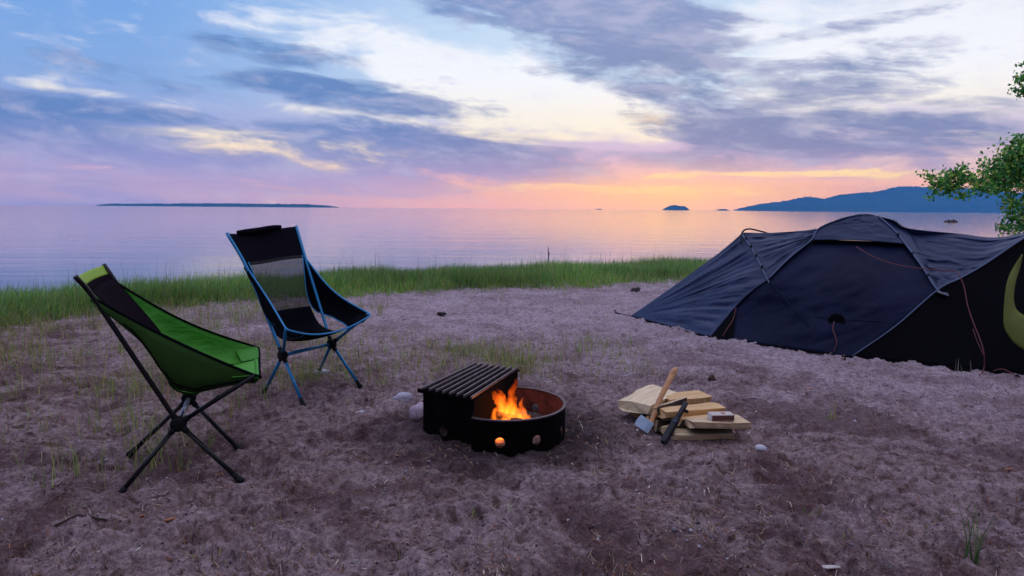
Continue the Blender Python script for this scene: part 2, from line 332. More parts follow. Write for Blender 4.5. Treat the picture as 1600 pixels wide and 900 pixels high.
def make_ground():
    rs = [0.05, 0.4, 0.8, 1.1, 1.4, 1.6, 1.75]
    r = 1.85
    while r < 14: rs.append(r); r += max(0.005, r * r / 1.165 / 656 * 0.62)
    while r < 30: rs.append(r); r *= 1.012
    while r < 12500: rs.append(r); r *= 1.12
    an = list(np.linspace(-0.80, 0.80, 1050)) + list(np.linspace(0.80, 2 * math.pi - 0.80, 110)[1:-1])
    rs = np.array(rs); an = np.array(an); Rr, A = np.meshgrid(rs, an, indexing='ij')
    X = Rr * np.sin(A); Y = Rr * np.cos(A); Z = ground_z(X, Y)
    nr, na = X.shape; idx = np.arange(nr * na).reshape(nr, na); nx = np.roll(idx, -1, axis=1)
    F = np.stack([idx[:-1], nx[:-1], nx[1:], idx[1:]], -1).reshape(-1, 4)[:, ::-1]
    return np_mesh('ground', np.stack([X, Y, Z], -1), F, sand_mat(), smooth=True)
def sand_mat():
    m = bpy.data.materials.new('sand'); m.use_nodes = True; T = NT(m.node_tree); b = m.node_tree.nodes['Principled BSDF']
    g = T.node('ShaderNodeNewGeometry'); P = g.outputs['Position']
    big = T.noise(P, 0.55, 4, 0.55, 0.4); mid = T.noise(P, 3.0, 6, 0.62, 0.6); fin = T.noise(P, 26.0, 6, 0.7, 0.3); grain = T.noise(P, 240.0, 3, 0.7)
    sx = T.node('ShaderNodeSeparateXYZ'); T.l.new(P, sx.inputs[0])
    # pale dry sand towards the lake, darker trodden humus round the fire and in the foreground
    d = T.math('ADD', T.math('ADD', sx.outputs[1], T.math('MULTIPLY', sx.outputs[0], 0.45)), T.math('MULTIPLY', T.math('SUBTRACT', big, 0.5), 5.0))
    dry = T.ss(d, 3.2, 7.2)
    pale = T.mix(T.ss(fin, 0.35, 0.7), SAND_PALE, SAND_PALE2); dark = T.mix(T.ss(fin, 0.35, 0.68), SAND_DARK, SAND_DARK2)
    c = T.mix(T.math('ADD', T.math('MULTIPLY', dry, 0.7), T.math('MULTIPLY', T.ss(mid, 0.35, 0.65), 0.30), clamp=True), dark, pale)
    dk = T.math('MULTIPLY', T.ss(T.noise(T.mapping(P, loc=(2, 8, 0)), 1.25, 9, 0.74, 0.8), 0.46, 0.58), T.math('SUBTRACT', 0.80, T.math('MULTIPLY', dry, 0.50)))
    c = T.mix(dk, c, (0.105, 0.055, 0.058))
    # leaf litter and humus flecks
    lit = T.math('MULTIPLY', T.ss(T.noise(P, 9.0, 8, 0.72, 1.2), 0.53, 0.64), T.math('SUBTRACT', 0.80, T.math('MULTIPLY', dry, 0.55)))
    c = T.mix(lit, c, (0.060, 0.028, 0.022))
    red = T.math('MULTIPLY', T.ss(T.noise(T.mapping(P, loc=(5, 2, 1)), 5.0, 7, 0.7, 0.8), 0.55, 0.72), 0.5)
    c = T.mix(red, c, (0.115, 0.045, 0.028))
    gf = T.ss(T.noise(P, 420.0, 2, 0.6), 0.62, 0.75)
    c = T.mix(T.math('MULTIPLY', gf, 0.45), c, (0.42, 0.34, 0.38))
    gd = T.ss(T.noise(T.mapping(P, loc=(9, 9, 9)), 150.0, 3, 0.7), 0.56, 0.66)
    c = T.mix(T.math('MULTIPLY', gd, 0.75), c, (0.02, 0.012, 0.012))
    g2 = T.ss(T.noise(T.mapping(P, loc=(4, 1, 3), scale=(.8, 1.3, 1)), 62.0, 6, 0.78, 0.5), 0.50, 0.60)
    c = T.mix(T.math('MULTIPLY', g2, 0.42), c, (0.062, 0.034, 0.034))
    # sand darkening towards the ring
    rd = T.node('ShaderNodeVectorMath', operation='DISTANCE'); T.l.new(P, rd.inputs[0]); rd.inputs[1].default_value = (-0.06, 3.44, 0.0)
    so = T.ss(T.math('ADD', rd.outputs['Value'], T.math('MULTIPLY', T.math('SUBTRACT', mid, 0.5), 0.5)), 0.36, 0.85, 0.85, 0.0)
    c = T.mix(so, c, (0.022, 0.016, 0.018))
    T.put(b.inputs['Base Color'], c); b.inputs['Roughness'].default_value = 0.95; b.inputs['Specular IOR Level'].default_value = 0.15
    h = T.math('ADD', T.math('ADD', T.math('MULTIPLY', fin, 0.6), T.math('MULTIPLY', grain, 0.05)), T.math('MULTIPLY', T.noise(P, 80.0, 4, 0.7), 0.25))
    bn = T.node('ShaderNodeBump'); bn.inputs['Distance'].default_value = 0.020; bn.inputs['Strength'].default_value = 1.0; T.put(bn.inputs['Height'], h)
    T.l.new(bn.outputs[0], b.inputs['Normal'])
    return m
SAND_PALE = (0.54, 0.435, 0.485); SAND_PALE2 = (0.31, 0.235, 0.26); SAND_DARK = (0.325, 0.225, 0.225); SAND_DARK2 = (0.125, 0.076, 0.070)
tag(make_ground(), 'trodden purplish sand of the campsite, dimpled with footprints, running down to the lake', 'ground', kind='structure')

# ------------------------------------------------------------------ lake
WZ = -1.15
def make_lake():
    mb = MB().add([(-14000, 2, WZ), (14000, 2, WZ), (14000, 12400, WZ), (-14000, 12400, WZ)], [(0, 1, 2, 3)])
    m = bpy.data.materials.new('lake_water'); m.use_nodes = True; T = NT(m.node_tree); b = m.node_tree.nodes['Principled BSDF']
    T.put(b.inputs['Base Color'], (0.15, 0.17, 0.25)); b.inputs['Roughness'].default_value = 0.07; b.inputs['IOR'].default_value = 1.333
    b.inputs['Specular IOR Level'].default_value = 0.5
    g = T.node('ShaderNodeNewGeometry'); P = g.outputs['Position']
    h = T.math('ADD', T.math('MULTIPLY', T.noise(T.mapping(P, scale=(0.30, 1.0, 1)), 1.5, 4, 0.6, 0.4), 0.04),
        T.math('MULTIPLY', T.noise(T.mapping(P, scale=(0.05, 0.30, 1), rot=(0, 0, 0.12)), 0.9, 4, 0.6, 0.4), 0.30))
    bn = T.node('ShaderNodeBump'); bn.inputs['Distance'].default_value = 1.0; bn.inputs['Strength'].default_value = 0.13
    T.put(bn.inputs['Height'], h); T.l.new(bn.outputs[0], b.inputs['Normal'])
    return mb.build('water', m)
tag(make_lake(), 'calm lake reflecting the pink and lilac sunset sky', 'water', kind='structure')

# ------------------------------------------------------------------ far land
land = pmat('far_forest', (0.020, 0.045, 0.040), 1.0, spec=0.0, var=(0.055, 0.070, 0.045), scale=0.01)
def ridge(name, dist, prof, depth, label, kind='structure', cat='land', rough=0.04, step=4.0, amp=2.0, seed=1):
    """prof: (azimuth tangent, height in metres); a hill with rising front and falling back"""
    xs = np.array([p[0] for p in prof]) * dist; hs = np.array([p[1] for p in prof])
    n = max(30, int((xs[-1] - xs[0]) / step)); X = np.linspace(xs[0], xs[-1], n); Hh = np.interp(X, xs, hs)
    rows = 26; V = []; 
    for j in range(rows):
        v = j / (rows - 1); s = math.sin(math.pi * min(1, v * 0.55 / 0.5 * 0.5 + 0)) if v < 0.5 else math.sin(math.pi * (0.5 - 0.225 + (v - 0.5)) ) if False else math.sin(math.pi * v)
        Yj = dist + depth * v - depth * 0.2
        z = Hh * s ** 0.8 * (1 + rough * (fbm(X / dist * 60 + j * 0.35, np.full(n, j * 0.5), 4, seed) - 0.5) * 2) + amp * (vnoise(X / step * 0.5, np.full(n, j * 1.7), seed + 9) - 0.3) * (Hh > 0.5) * s
        V.append(np.stack([X * Yj / dist, np.full(n, Yj), WZ - 0.4 + z], -1))
    V = np.array(V); idx = np.arange(rows * n).reshape(rows, n)
    F = np.stack([idx[:-1, :-1], idx[:-1, 1:], idx[1:, 1:], idx[1:, :-1]], -1).reshape(-1, 4)
    o = np_mesh(name, V, F, land, smooth=False)
    return tag(o, label, cat, kind=kind)
t_ = lambda px: (px - 800) / 1058.0
D = 6000.0; k = D / 1056
hp = [(1145, .5), (1165, 6), (1190, 12), (1215, 15), (1240, 20), (1262, 24), (1285, 21), (1310, 27), (1340, 31), (1370, 35), (1395, 41), (1420, 43), (1440, 41), (1458, 40), (1478, 43), (1510, 40), (1560, 35), (1620, 33), (1700, 36), (1800, 30), (1950, 22), (2100, 2)]
ridge('hills', D, [(t_(a), h * k) for a, h in hp], 1500, 'long blue forested hills across the lake on the right', rough=0.04, step=7, amp=9)
D = 5000.0; k = D / 1056
hp = [(147, .2), (170, 2.2), (230, 2.8), (300, 3.6), (350, 4.0), (430, 3.8), (480, 3.4), (510, 2.0), (528, .2)]
ridge('island', D, [(t_(a), h * k * 1.2) for a, h in hp], 300, 'long low wooded island on the lake horizon behind the chairs', cat='island', rough=0.15, step=4, amp=9, seed=5)
D = 5500.0; k = D / 1056
hp = [(1034, .2), (1040, 4), (1047, 6.5), (1054, 7.5), (1060, 6.0), (1068, 6.0), (1073, 3.5), (1077, .3)]
ridge('island', D, [(t_(a), h * k * 1.1) for a, h in hp], 200, 'small double-humped island in the orange reflection', cat='island', step=3, amp=3, seed=6)
hp = [(1117, .2), (1122, 1.8), (1130, 2.2), (1136, 1.6), (1139, .2)]
ridge('island', D, [(t_(a), h * k * 1.2) for a, h in hp], 100, 'tiny flat islet between the humped island and the hills', cat='island', step=3, amp=1, seed=8)
hp = [(929, .2), (933, 1.2), (938, 1.2), (941, .2)]
ridge('island', D, [(t_(a), h * k * 1.2) for a, h in hp], 60, 'smallest islet, a dark speck on the horizon left of the sun glow', cat='island', step=2, amp=.5, seed=8)
# rocks breaking the water off the right shore
rm = pmat('wet_rock', (0.03, 0.03, 0.035), 0.6)
rb = MB()
for dx, rr_, hh in ((-1.0, .35, .35), (-.35, .4, .6), (.2, .3, .5), (.7, .4, .62), (1.25, .3, .35)):
    rb.tube([(101.8 + dx * 1.1, 157, WZ - .2), (101.8 + dx * 1.1, 157, WZ + hh * .5), (101.8 + dx * 1.1 + .1, 157, WZ + hh)], [rr_ * 1.3, rr_, rr_ * .35], 8)
rb.tube([(100.3, 157, WZ - .02), (103.4, 157, WZ - .02)], .22, 8)
tag(ctr(rb.build('rock_outcrop', rm), (101.8, 157, WZ)), 'low cluster of dark rocks breaking the lake surface off the right shore', 'rocks')
# ------------------------------------------------------------------ camp chairs
def chair_warp(x, y, a, par, obs):
    """rigid pose plus a small smooth correction that brings each joint to its measured place"""
    def rig(p): return Vector((x + p[0] * math.cos(a) - p[1] * math.sin(a), y + p[0] * math.sin(a) + p[1] * math.cos(a), p[2]))
    anch = []
    t = par['tk']
    loc = dict(hub=(par['wh'], 0, par['zh']), ff=(par['wf'], par['yf'], 0), rf=(par['wr'], par['yr'], 0), top=(par['wt'], par['yt'], par['zt']),
               kink=(par['wk'], par['yt'] * t, par['zh'] + t * (par['zt'] - par['zh'])), seat=(par['ws'], par['ys'], par['zs']))
    for (k, s), W in obs.items():
        l = loc[k]; l = (s * l[0], l[1], l[2]); anch.append((Vector(l), Vector(W) - rig(l)))
    def f(p):
        p = Vector(p); ws = 0; d = Vector((0, 0, 0))
        for q, r in anch:
            w_ = 1 / ((p - q).length ** 2.5 + 1e-6); ws += w_; d += r * w_
        return rig(p) + d / ws
    return f, {(k, s): (s * l[0], l[1], l[2]) for k, l in loc.items() for s in (1, -1)}
def make_chair(name, label, x, y, a, par, obs, M, hole=True, style='blue'):
    f, J = chair_warp(x, y, a, par, obs)
    root = empty(name, (x, y, 0), label, 'camp chair', 'folding camp chairs facing the fire')
    r = 0.0100
    J = dict(J)
    # two hubs joined by a crossbar, four feet, two seat struts, two back poles
    cb = MB().tube([f(J['hub', 1]), f(J['hub', -1])], r * 1.1, 12); cb.build('crossbar', M['pole2'], root, True)
    for s in (1, -1):
        h = Vector(J['hub', s]); W = f(h); side = (f(J['hub', s]) - f(J['hub', -s])).normalized()
        hb = MB(); hb.tube([W - side * .018, W - side * .012, W + side * .016, W + side * .022], [.026, .033, .033, .025], 20)
        for k in ('ff', 'rf', 'seat', 'top'):
            e = f(J[k, s]); d = (e - W).normalized(); hb.tube([W, W + d * .052], [.017, .0125], 10)
        hb.build('hub', M['hub'], root, True, bevel=.002)
        for k in ('ff', 'rf'):
            e = f(J[k, s]); e.z = gz(e.x, e.y) + .020; d = (e - W).normalized()
            lg = MB().tube([W + d * .03, e - d * .02], r, 12).build('leg', M['pole'], root, True)
            MB().tube([e - d * .045, e - d * .03, e - d * .012, e, e + d * .012], [.0105, .013, .013, .017, .012], 12).build('rubber_foot', M['hub'], lg, True)
        e = f(J['seat', s]); MB().tube([W, e], r, 12).build('seat_strut', M['pole'], root, True)
        kk = f(J['kink', s]); e = f(J['top', s]); out = side * .0
        MB().tube(catmull([W, W.lerp(kk, .5) + out, kk, e + (e - kk).normalized() * .004], 6), r, 12).build('back_pole', M['pole'], root, True)
    wt, wk, ws_ = par['wt'], par['wk'], par['ws']
    T_, K_, S_ = Vector(J['top', 1]), Vector(J['kink', 1]), Vector(J['seat', 1])
    zb = par['zh'] + par.get('hang', .085)     # lowest point of the seat sling
    def edge(v):              # v 0 kink .. 1 seat corner, slightly hollow edge
        p = K_.lerp(S_, v); p.x += -0.022 * math.sin(math.pi * v); p.z -= 0.028 * math.sin(math.pi * v); return p
    # centre panel half widths and profile
    fo = par.get('fwd', 0)
    prof = catmull([(.215, T_.y + .0, T_.z - .004), (K_.x * .90, K_.y - .004, K_.z + .02), (.158, K_.y * .62 - .03 + fo, K_.z * .45 + zb * .55 + .03), (.168, -.13 + fo, zb + .055), (.172, .0 + fo * .5, zb + .008), (.180, .12, zb + .022), (.190, S_.y + .015, S_.z - .045)], 10)
    # indices: 0..10 top to kink, 10..60 kink to front
    def row(i, n=9, bulge=.02):
        p = prof[i]; out = []
        for j in range(n):
            u = -1 + 2 * j / (n - 1); out.append(f((p.x * u, p.y - bulge * (1 - u * u) * (1 if i < 40 else 0), p.z - (bulge if i >= 35 else 0) * (1 - u * u))))
        return out
    def panel(name, i0, i1, mat, parent=root, step=2):
        return grid_mesh([row(i) for i in range(i0, i1 + 1, step)]).build(name, mat, parent, True, solid=.0025)
    # head panel: pocket sleeve from pole to pole
    rows = []
    for i in range(0, 11, 1):
        v = i / 10; E_ = T_.lerp(K_, v); rows.append([f((E_.x * u * 1.01, E_.y + (0.03 * (1 - u * u) if False else -0.028 * (1 - u * u)) - .002, E_.z - .012 * (1 - u * u) * (1 - v))) for u in np.linspace(-1, 1, 15)])
    hs = grid_mesh(rows[:M['head_rows'] + 1]); head = hs.build('headrest', M['head'], root, True, solid=.006)
    if M['head_rows'] < 10: grid_mesh(rows[M['head_rows']:]).build('head_panel', M['back'], root, True, solid=.005)
    mi = M['mesh_to']
    if style == 'blue':
        panel('mesh_panel', 10, mi, M['mesh'])
        panel('seat', mi, 60, M['seat'])
    else:
        panel('back_panel', 10, mi, M['back'])
        seat_o = panel('seat', mi, 60, M['seat'])
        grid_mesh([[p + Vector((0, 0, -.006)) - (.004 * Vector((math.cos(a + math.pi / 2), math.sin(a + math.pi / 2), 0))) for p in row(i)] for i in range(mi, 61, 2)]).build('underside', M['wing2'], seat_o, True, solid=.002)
    # side wings: from the taut edge to the seam, opening beside the seat
    for s in (1, -1):
        rows = []; low = []
        for k in range(0, 21):
            v = k / 20; E_ = edge(v); i = 10 + int(round(v * 50)); Bp = Vector(prof[min(60, i)])
            lift = 0.0
            if .28 < v < .90: lift = math.sin(math.pi * (v - .28) / .62) ** .8 * (.36 if style == 'blue' else (.36 if s == -1 else .03))
            Ip = Bp.lerp(E_, lift)
            rr_ = []
            for j in range(8):
                q = j / 7; p = E_.lerp(Ip, q); sag = math.sin(math.pi * q) * .022
                p.x += sag * .8; p.z -= sag; p.y -= sag * .4
                rr_.append(f((s * p.x, p.y, p.z)))
            rows.append(rr_); low.append(f((s * Ip.x, Ip.y, Ip.z)))
        wing = grid_mesh(rows).build('side_panel', M['wing'] if s == -1 or style == 'blue' else M['wing2'], root, True, solid=.0025)
        MB().tube(low, .0035, 6).build('seam', M['seam'], wing, True)
        if style == 'green':      # dark strengthening seam arcs sewn on the outside of the wing
            MB().tube([rows[k][int(2 + 4.5 * math.sin(math.pi * (k - 3) / 17))] + (f((s * .3, 0, .5)) - f((0, 0, .5))).normalized() * .006 for k in range(3, 21)], .0035, 6).build('seam', M['seam'], wing, True)
    # piping along the whole rim
    rim = [f((e.x, e.y, e.z)) for e in [T_] + [edge(v) for v in np.linspace(0, 1, 16)]]
    fr = [f((p[0], p[1], p[2])) for p in [(S_.x, S_.y, S_.z), (S_.x - .02, S_.y + .022, S_.z - .012), (.19, S_.y + .022, S_.z - .042), (.10, S_.y + .02, S_.z - .060), (0, S_.y + .02, S_.z - .066), (-.10, S_.y + .02, S_.z - .060), (-.19, S_.y + .022, S_.z - .042), (-S_.x + .02, S_.y + .022, S_.z - .012), (-S_.x, S_.y, S_.z)]]
    lim = [f((-e.x, e.y, e.z)) for e in [edge(v) for v in np.linspace(1, 0, 16)] + [T_]]
    MB().tube(rim + catmull(fr, 4)[1:-1] + lim, .0055, 8).build('piping', M['trim'], root, True)
    # fabric lip between seat and front piping, with corner pockets
    lip = []
    for u in np.linspace(-1, 1, 17):
        au = abs(u); p0 = Vector((.19 * u, S_.y - .012, S_.z - .045 - .020 * (1 - au))) if au < 1 else Vector((.19 * u, S_.y - .012, S_.z - .045))
        lip.append([f((.19 * u, S_.y + .0, S_.z - .044 - .022 * (1 - au ** 2))), f((.195 * u, S_.y + .022, S_.z - .043 - .022 * (1 - au ** 2)))])
    grid_mesh(lip).build('front_hem', M['seat'], root, True, solid=.003)
    for s in (1, -1):
        c = [(S_.x, S_.y, S_.z), (S_.x - .02, S_.y + .022, S_.z - .012), (.19, S_.y + .022, S_.z - .042), (.186, S_.y - .06, S_.z - .052), (S_.x * .93, S_.y - .09, S_.z - .006)]
        pk = MB(); pk.add([f((s * p[0], p[1], p[2])) for p in c], [(0, 1, 2, 3, 4)]); pk.build('corner_pocket', M['pocket'], root, False, solid=.005)
    return root, f, dict(T=T_, K=K_, S=S_, prof=prof)
def mesh_fabric(name, col, dens):
    m = bpy.data.materials.new(name); m.use_nodes = True; T = NT(m.node_tree); b = m.node_tree.nodes['Principled BSDF']
    T.put(b.inputs['Base Color'], col); b.inputs['Roughness'].default_value = .8
    t = T.node('ShaderNodeTexCoord'); n = T.noise(t.outputs['Object'], 30, 3)
    tr = T.node('ShaderNodeBsdfTransparent'); mx = T.node('ShaderNodeMixShader'); T.put(mx.inputs[0], T.math('ADD', T.math('MULTIPLY', n, .12), dens - .06))
    T.l.new(tr.outputs[0], mx.inputs[1]); T.l.new(b.outputs[0], mx.inputs[2]); T.l.new(mx.outputs[0], m.node_tree.nodes['Material Output'].inputs[0])
    return m
blk = pmat('black_fabric', (0.004, 0.004, 0.007), .95, spec=.04, bump=.002, bscale=60)
blk2 = pmat('black_nylon', (0.006, 0.005, 0.010), .9, spec=.05, bump=.003, bscale=25)
hubm = pmat('black_plastic', (0.004, 0.004, 0.005), .6, spec=.2)
bluepole = pmat('blue_aluminium', (0.010, 0.20, 0.42), .35, metal=.25)
bluetrim = pmat('blue_piping', (0.006, 0.22, 0.50), .5)
blackpole = pmat('black_aluminium', (0.005, 0.005, 0.006), .4, spec=.3)
greypole = pmat('bare_aluminium', (0.22, 0.23, 0.27), .3, metal=.8)
grn = pmat('green_ripstop', (0.06, 0.33, 0.022), .6, var=(0.09, 0.42, 0.03), scale=5, trans=.38, bump=.02, bscale=7, stretch=(1, 1, 2.5))
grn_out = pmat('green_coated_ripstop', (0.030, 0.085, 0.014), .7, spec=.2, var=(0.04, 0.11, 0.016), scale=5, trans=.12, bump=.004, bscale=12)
grn_seat = pmat('green_seat_ripstop', (0.06, 0.33, 0.022), .6, var=(0.09, 0.42, 0.03), scale=5, trans=.14, bump=.02, bscale=7)
lime = pmat('lime_fabric', (0.34, 0.56, 0.04), .6, trans=.25, bump=.002, bscale=30)
dpurp = pmat('dark_plum_fabric', (0.009, 0.005, 0.009), .95, spec=.02, bump=.002, bscale=50)
chair_blue, fB, gB = make_chair('camp_chair', 'high-backed black camp chair with bright blue frame and see-through mesh back',
    -1.2717, 4.1277, 4.0520, dict(wh=.18, zh=.251, wf=.213, yf=.242, wr=.207, yr=-.18, wt=.248, yt=-.444, zt=.983, tk=.723, wk=.214, ws=.301, ys=.229, zs=.455),
    {('top', 1): (-1.781, 4.206, .996), ('top', -1): (-1.475, 4.602, 1.032), ('kink', 1): (-1.654, 4.158, .801), ('kink', -1): (-1.388, 4.5, .826),
     ('hub', 1): (-1.383, 3.988, .274), ('hub', -1): (-1.165, 4.274, .288), ('ff', 1): (-1.23, 3.869, 0), ('ff', -1): (-.978, 4.248, 0),
     ('rf', 1): (-1.569, 4.169, 0), ('rf', -1): (-1.352, 4.627, 0), ('seat', 1): (-1.278, 3.752, .478), ('seat', -1): (-.908, 4.23, .494)},
    dict(pole=bluepole, pole2=bluepole, hub=hubm, head=blk2, back=blk2, mesh=mesh_fabric('grey_mesh', (.006, .007, .008), .50), seat=blk, wing=blk, seam=bluetrim, trim=bluetrim, pocket=blk, head_rows=10, mesh_to=24))
chair_green, fG, gG = make_chair('camp_chair', 'bright green sling camp chair with lime headrest band and black poles',
    -1.4939, 2.9818, -1.2042, dict(wh=.207, zh=.282, fwd=.10, hang=.112, wf=.208, yf=.228, wr=.208, yr=-.254, wt=.258, yt=-.328, zt=.932, tk=.866, wk=.227, ws=.30, ys=.308, zs=.494),
    {('top', 1): (-1.709, 2.618, .885), ('top', -1): (-1.888, 3.1, .889), ('kink', 1): (-1.673, 2.662, .799), ('kink', -1): (-1.833, 3.088, .813),
     ('hub', 1): (-1.421, 2.784, .241), ('hub', -1): (-1.562, 3.17, .241), ('ff', 1): (-1.155, 2.758, 0), ('ff', -1): (-1.306, 3.124, 0),
     ('rf', 1): (-1.595, 2.608, 0), ('rf', -1): (-1.768, 3.005, 0), ('seat', 1): (-1.096, 2.807, .45), ('seat', -1): (-1.313, 3.368, .458)},
    dict(pole=blackpole, pole2=greypole, hub=hubm, head=lime, back=dpurp, mesh=None, seat=grn_seat, wing=grn, seam=blk, trim=blk, wing2=grn_out, pocket=grn, head_rows=5, mesh_to=30), style='green')
# rolled head pillow slung over the top of the blue chair
T_ = gB['T']
MB().tube([fB((u * .62 * T_.x + .02, T_.y - .012, T_.z + .004)) for u in np.linspace(-1, 1, 7)], [.012, .017, .018, .017, .018, .017, .012], 12).build('pillow_roll', blk2, chair_blue, True)
MB().add([fB((x_, T_.y - .016 + .030 * k_, T_.z + .006 - k_ * .16)) for x_, k_ in ((-.055, 0), (.055, 0), (.055, 1), (-.055, 1))], [(0, 1, 2, 3)]).build('pillow_strap', blk, chair_blue, False, solid=.004)
# ------------------------------------------------------------------ tent: fly panels stretched over crossing poles
TN = Vector((.611, .792, 0)); TO = Vector((2.3, 6.73, 0))
def mir(p): p = Vector(p); return p - 2 * ((p - TO).dot(TN)) * TN
g0 = lambda x, y: (x, y, gz(x, y) + .004)
T0 = g0(1.313, 7.354); A0 = g0(1.835, 6.108); M0 = g0(2.332, 5.588); G0 = g0(2.709, 5.258); N0 = g0(3.206, 4.991); C0 = g0(3.641, 4.73); C1 = g0(4.25, 4.42)
HL = (2.300, 6.733, .945); XL = (2.319, 6.059, .544); aL3 = (2.528, 6.10, .746); aL2 = (2.739, 6.164, .901); aL1 = (2.82, 6.203, 1.006); apL = (3.134, 6.087, 1.138)
apR = (3.248, 5.998, 1.123); aR1 = (3.304, 5.829, 1.004); aR2 = (3.324, 5.688, .895); aR3 = (3.331, 5.455, .731); XR = (3.338, 5.235, .558)
HR = (4.193, 5.27, 1.054); h1 = (4.0, 5.267, .967); h2 = (3.702, 5.244, .766); h3 = (3.504, 5.233, .65)
def fly_mat(name, c1, c2, bump=.012, rough=.5, bs=(1, 1, 1), sp_=.3):
    m = pmat(name, c1, rough, spec=sp_, var=c2, scale=2.0, bump=bump, bscale=9.0, stretch=bs)
    return m
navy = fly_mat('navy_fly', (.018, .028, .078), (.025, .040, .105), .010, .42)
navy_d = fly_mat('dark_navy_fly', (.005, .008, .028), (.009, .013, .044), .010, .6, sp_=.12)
blackn = pmat('black_mesh_door', (.0035, .0035, .005), .9, spec=.1, bump=.003, bscale=6)
limei = pmat('lime_inner_tent', (.16, .19, .03), .75, trans=.15, bump=.006, bscale=6)
tpole = pmat('tent_pole', (.08, .11, .19), .4, metal=.4)
cord = pmat('red_cord', (.17, .05, .055), .8)
tent = empty('tent', (3.0, 6.0, 0), 'large dark navy tent with crossed poles, open dark side door and red guy lines', 'tent')
def wr(fu, fv, amp, seed, ph=0.0, radial=None):
    def d(u, v):
        if radial: a = math.atan2(v * radial[1] + 1e-4, u * radial[0] + 1e-4); n = fbm(np.array([a * fu]), np.array([math.hypot(u, v) * fv]), 4, seed)[0]; w_ = math.hypot(u, v) * .8 + .12
        else: n = fbm(np.array([u * fu + v * ph]), np.array([v * fv]), 4, seed)[0]; w_ = 1
        e = min(1, 9 * u, 9 * (1 - u), 9 * v + .1, 9 * (1 - v))
        return TN * (-(n - .5) * amp * w_ * max(0, e))
    return d
def both(name, fn, mat, back=True):
    o = fn().build(name, mat, tent, True, solid=.003)
    if back:
        m = fn(); m.v = [tuple(mir(p)) for p in m.v]; m.v = [(p[0], p[1], max(p[2], .0)) for p in m.v]; m.f = [f[::-1] for f in m.f]; m.build(name, mat, tent, True, solid=.003)
    return o
cm = catmull
both('end_fly', lambda: coons([T0, (1.56, 6.76, gz(1.56, 6.76) + .004), A0], cm([HL, (2.31, 6.42, .775), XL], 6), cm([T0, (1.638, 7.114, .296), (1.92, 6.935, .561), (2.139, 6.816, .769), HL], 6),
    cm([A0, (2.055, 6.135, .273), (2.18, 6.10, .42), XL], 6), 70, 60, wr(18, 2.0, .085, 3, radial=(1.0, .8))), navy)
both('roof_fly', lambda: coons(cm([XL, aL3, aL2], 8), cm([HL, (2.495, 6.58, .949), (2.729, 6.40, .975), aL1], 8), cm([XL, (2.31, 6.42, .765), HL], 8), [aL2, aL1], 60, 50, wr(1.8, 17, .075, 5, 1.2)), navy)
both('dome_hood', lambda: coons([aL2, (3.03, 5.92, .900), aR2], cm([apL, (3.19, 6.05, 1.14), apR], 6), cm([aL2, aL1, (2.99, 6.15, 1.095), apL], 6), cm([aR2, aR1, apR], 6), 50, 36,
    lambda u, v: wr(5, 7, .030, 8)(u, v) + Vector((0, 0, .012 * math.sin(math.pi * u) * (1 - v)))), navy)
both('roof_fly', lambda: coons([XR, tuple(Vector(XR) + Vector((.004, 0, .002)))], cm([apR, (3.382, 5.958, 1.085), (3.471, 5.89, 1.02), (3.734, 5.624, .985), (3.941, 5.464, .964), HR], 8), cm([XR, aR3, aR2, aR1, apR], 8), cm([XR, h3, h2, h1, HR], 8), 60, 60,
    wr(2.4, 14, .085, 12, 2.5)), navy)
off = -TN * -.035
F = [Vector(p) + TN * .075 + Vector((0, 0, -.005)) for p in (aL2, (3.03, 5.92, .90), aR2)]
grid_mesh([[Vector(p) for p in (aL2, (3.03, 5.92, .90), aR2)], F]).build('hood_shade_strip', blackn, tent, False, solid=.003)  # black strip painting in the shade under the hood's overhang
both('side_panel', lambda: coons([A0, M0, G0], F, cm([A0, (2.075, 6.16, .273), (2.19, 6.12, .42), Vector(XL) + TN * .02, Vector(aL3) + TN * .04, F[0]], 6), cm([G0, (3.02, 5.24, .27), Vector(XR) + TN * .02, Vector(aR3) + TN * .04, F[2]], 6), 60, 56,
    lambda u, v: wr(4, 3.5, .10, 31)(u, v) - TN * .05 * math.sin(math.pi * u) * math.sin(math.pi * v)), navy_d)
both('vestibule_wall', lambda: coons([G0, N0, C0, C1], [Vector(HR), Vector(HR) + Vector((.25, .12, -.02))], cm([G0, (3.02, 5.22, .27), XR, h3, h2, h1, HR], 6), cm([C1, (4.42, 4.9, .55), Vector(HR) + Vector((.25, .12, -.02))], 6), 50, 40, wr(6, 3, .03, 41)), blackn)
# lime inner tent showing through the open door
LO = [(3.72, 4.902, .865), (3.672, 4.914, .779), (3.61, 4.886, .663), (3.571, 4.84, .481), (3.555, 4.802, .355), (3.571, 4.764, .283), (3.607, 4.712, .219), (3.699, 4.616, .153)]
LI = [(3.723, 4.9, .865), (3.703, 4.89, .758), (3.655, 4.852, .668), (3.629, 4.821, .554), (3.633, 4.792, .479), (3.658, 4.748, .44), (3.703, 4.713, .409), (3.775, 4.658, .396)]
lm_ = grid_mesh([[a.lerp(b, t) - TN * (.03 + .02 * math.sin(math.pi * t)) for t in np.linspace(0, 1, 8)] for a, b in zip(cm(LO, 4), cm(LI, 4))]); lm_.build('inner_tent', limei, tent, True, solid=.004)
MB().tube([p - TN * .035 for p in cm(LO, 4)], .006, 6).build('door_binding', blackn, tent, True)
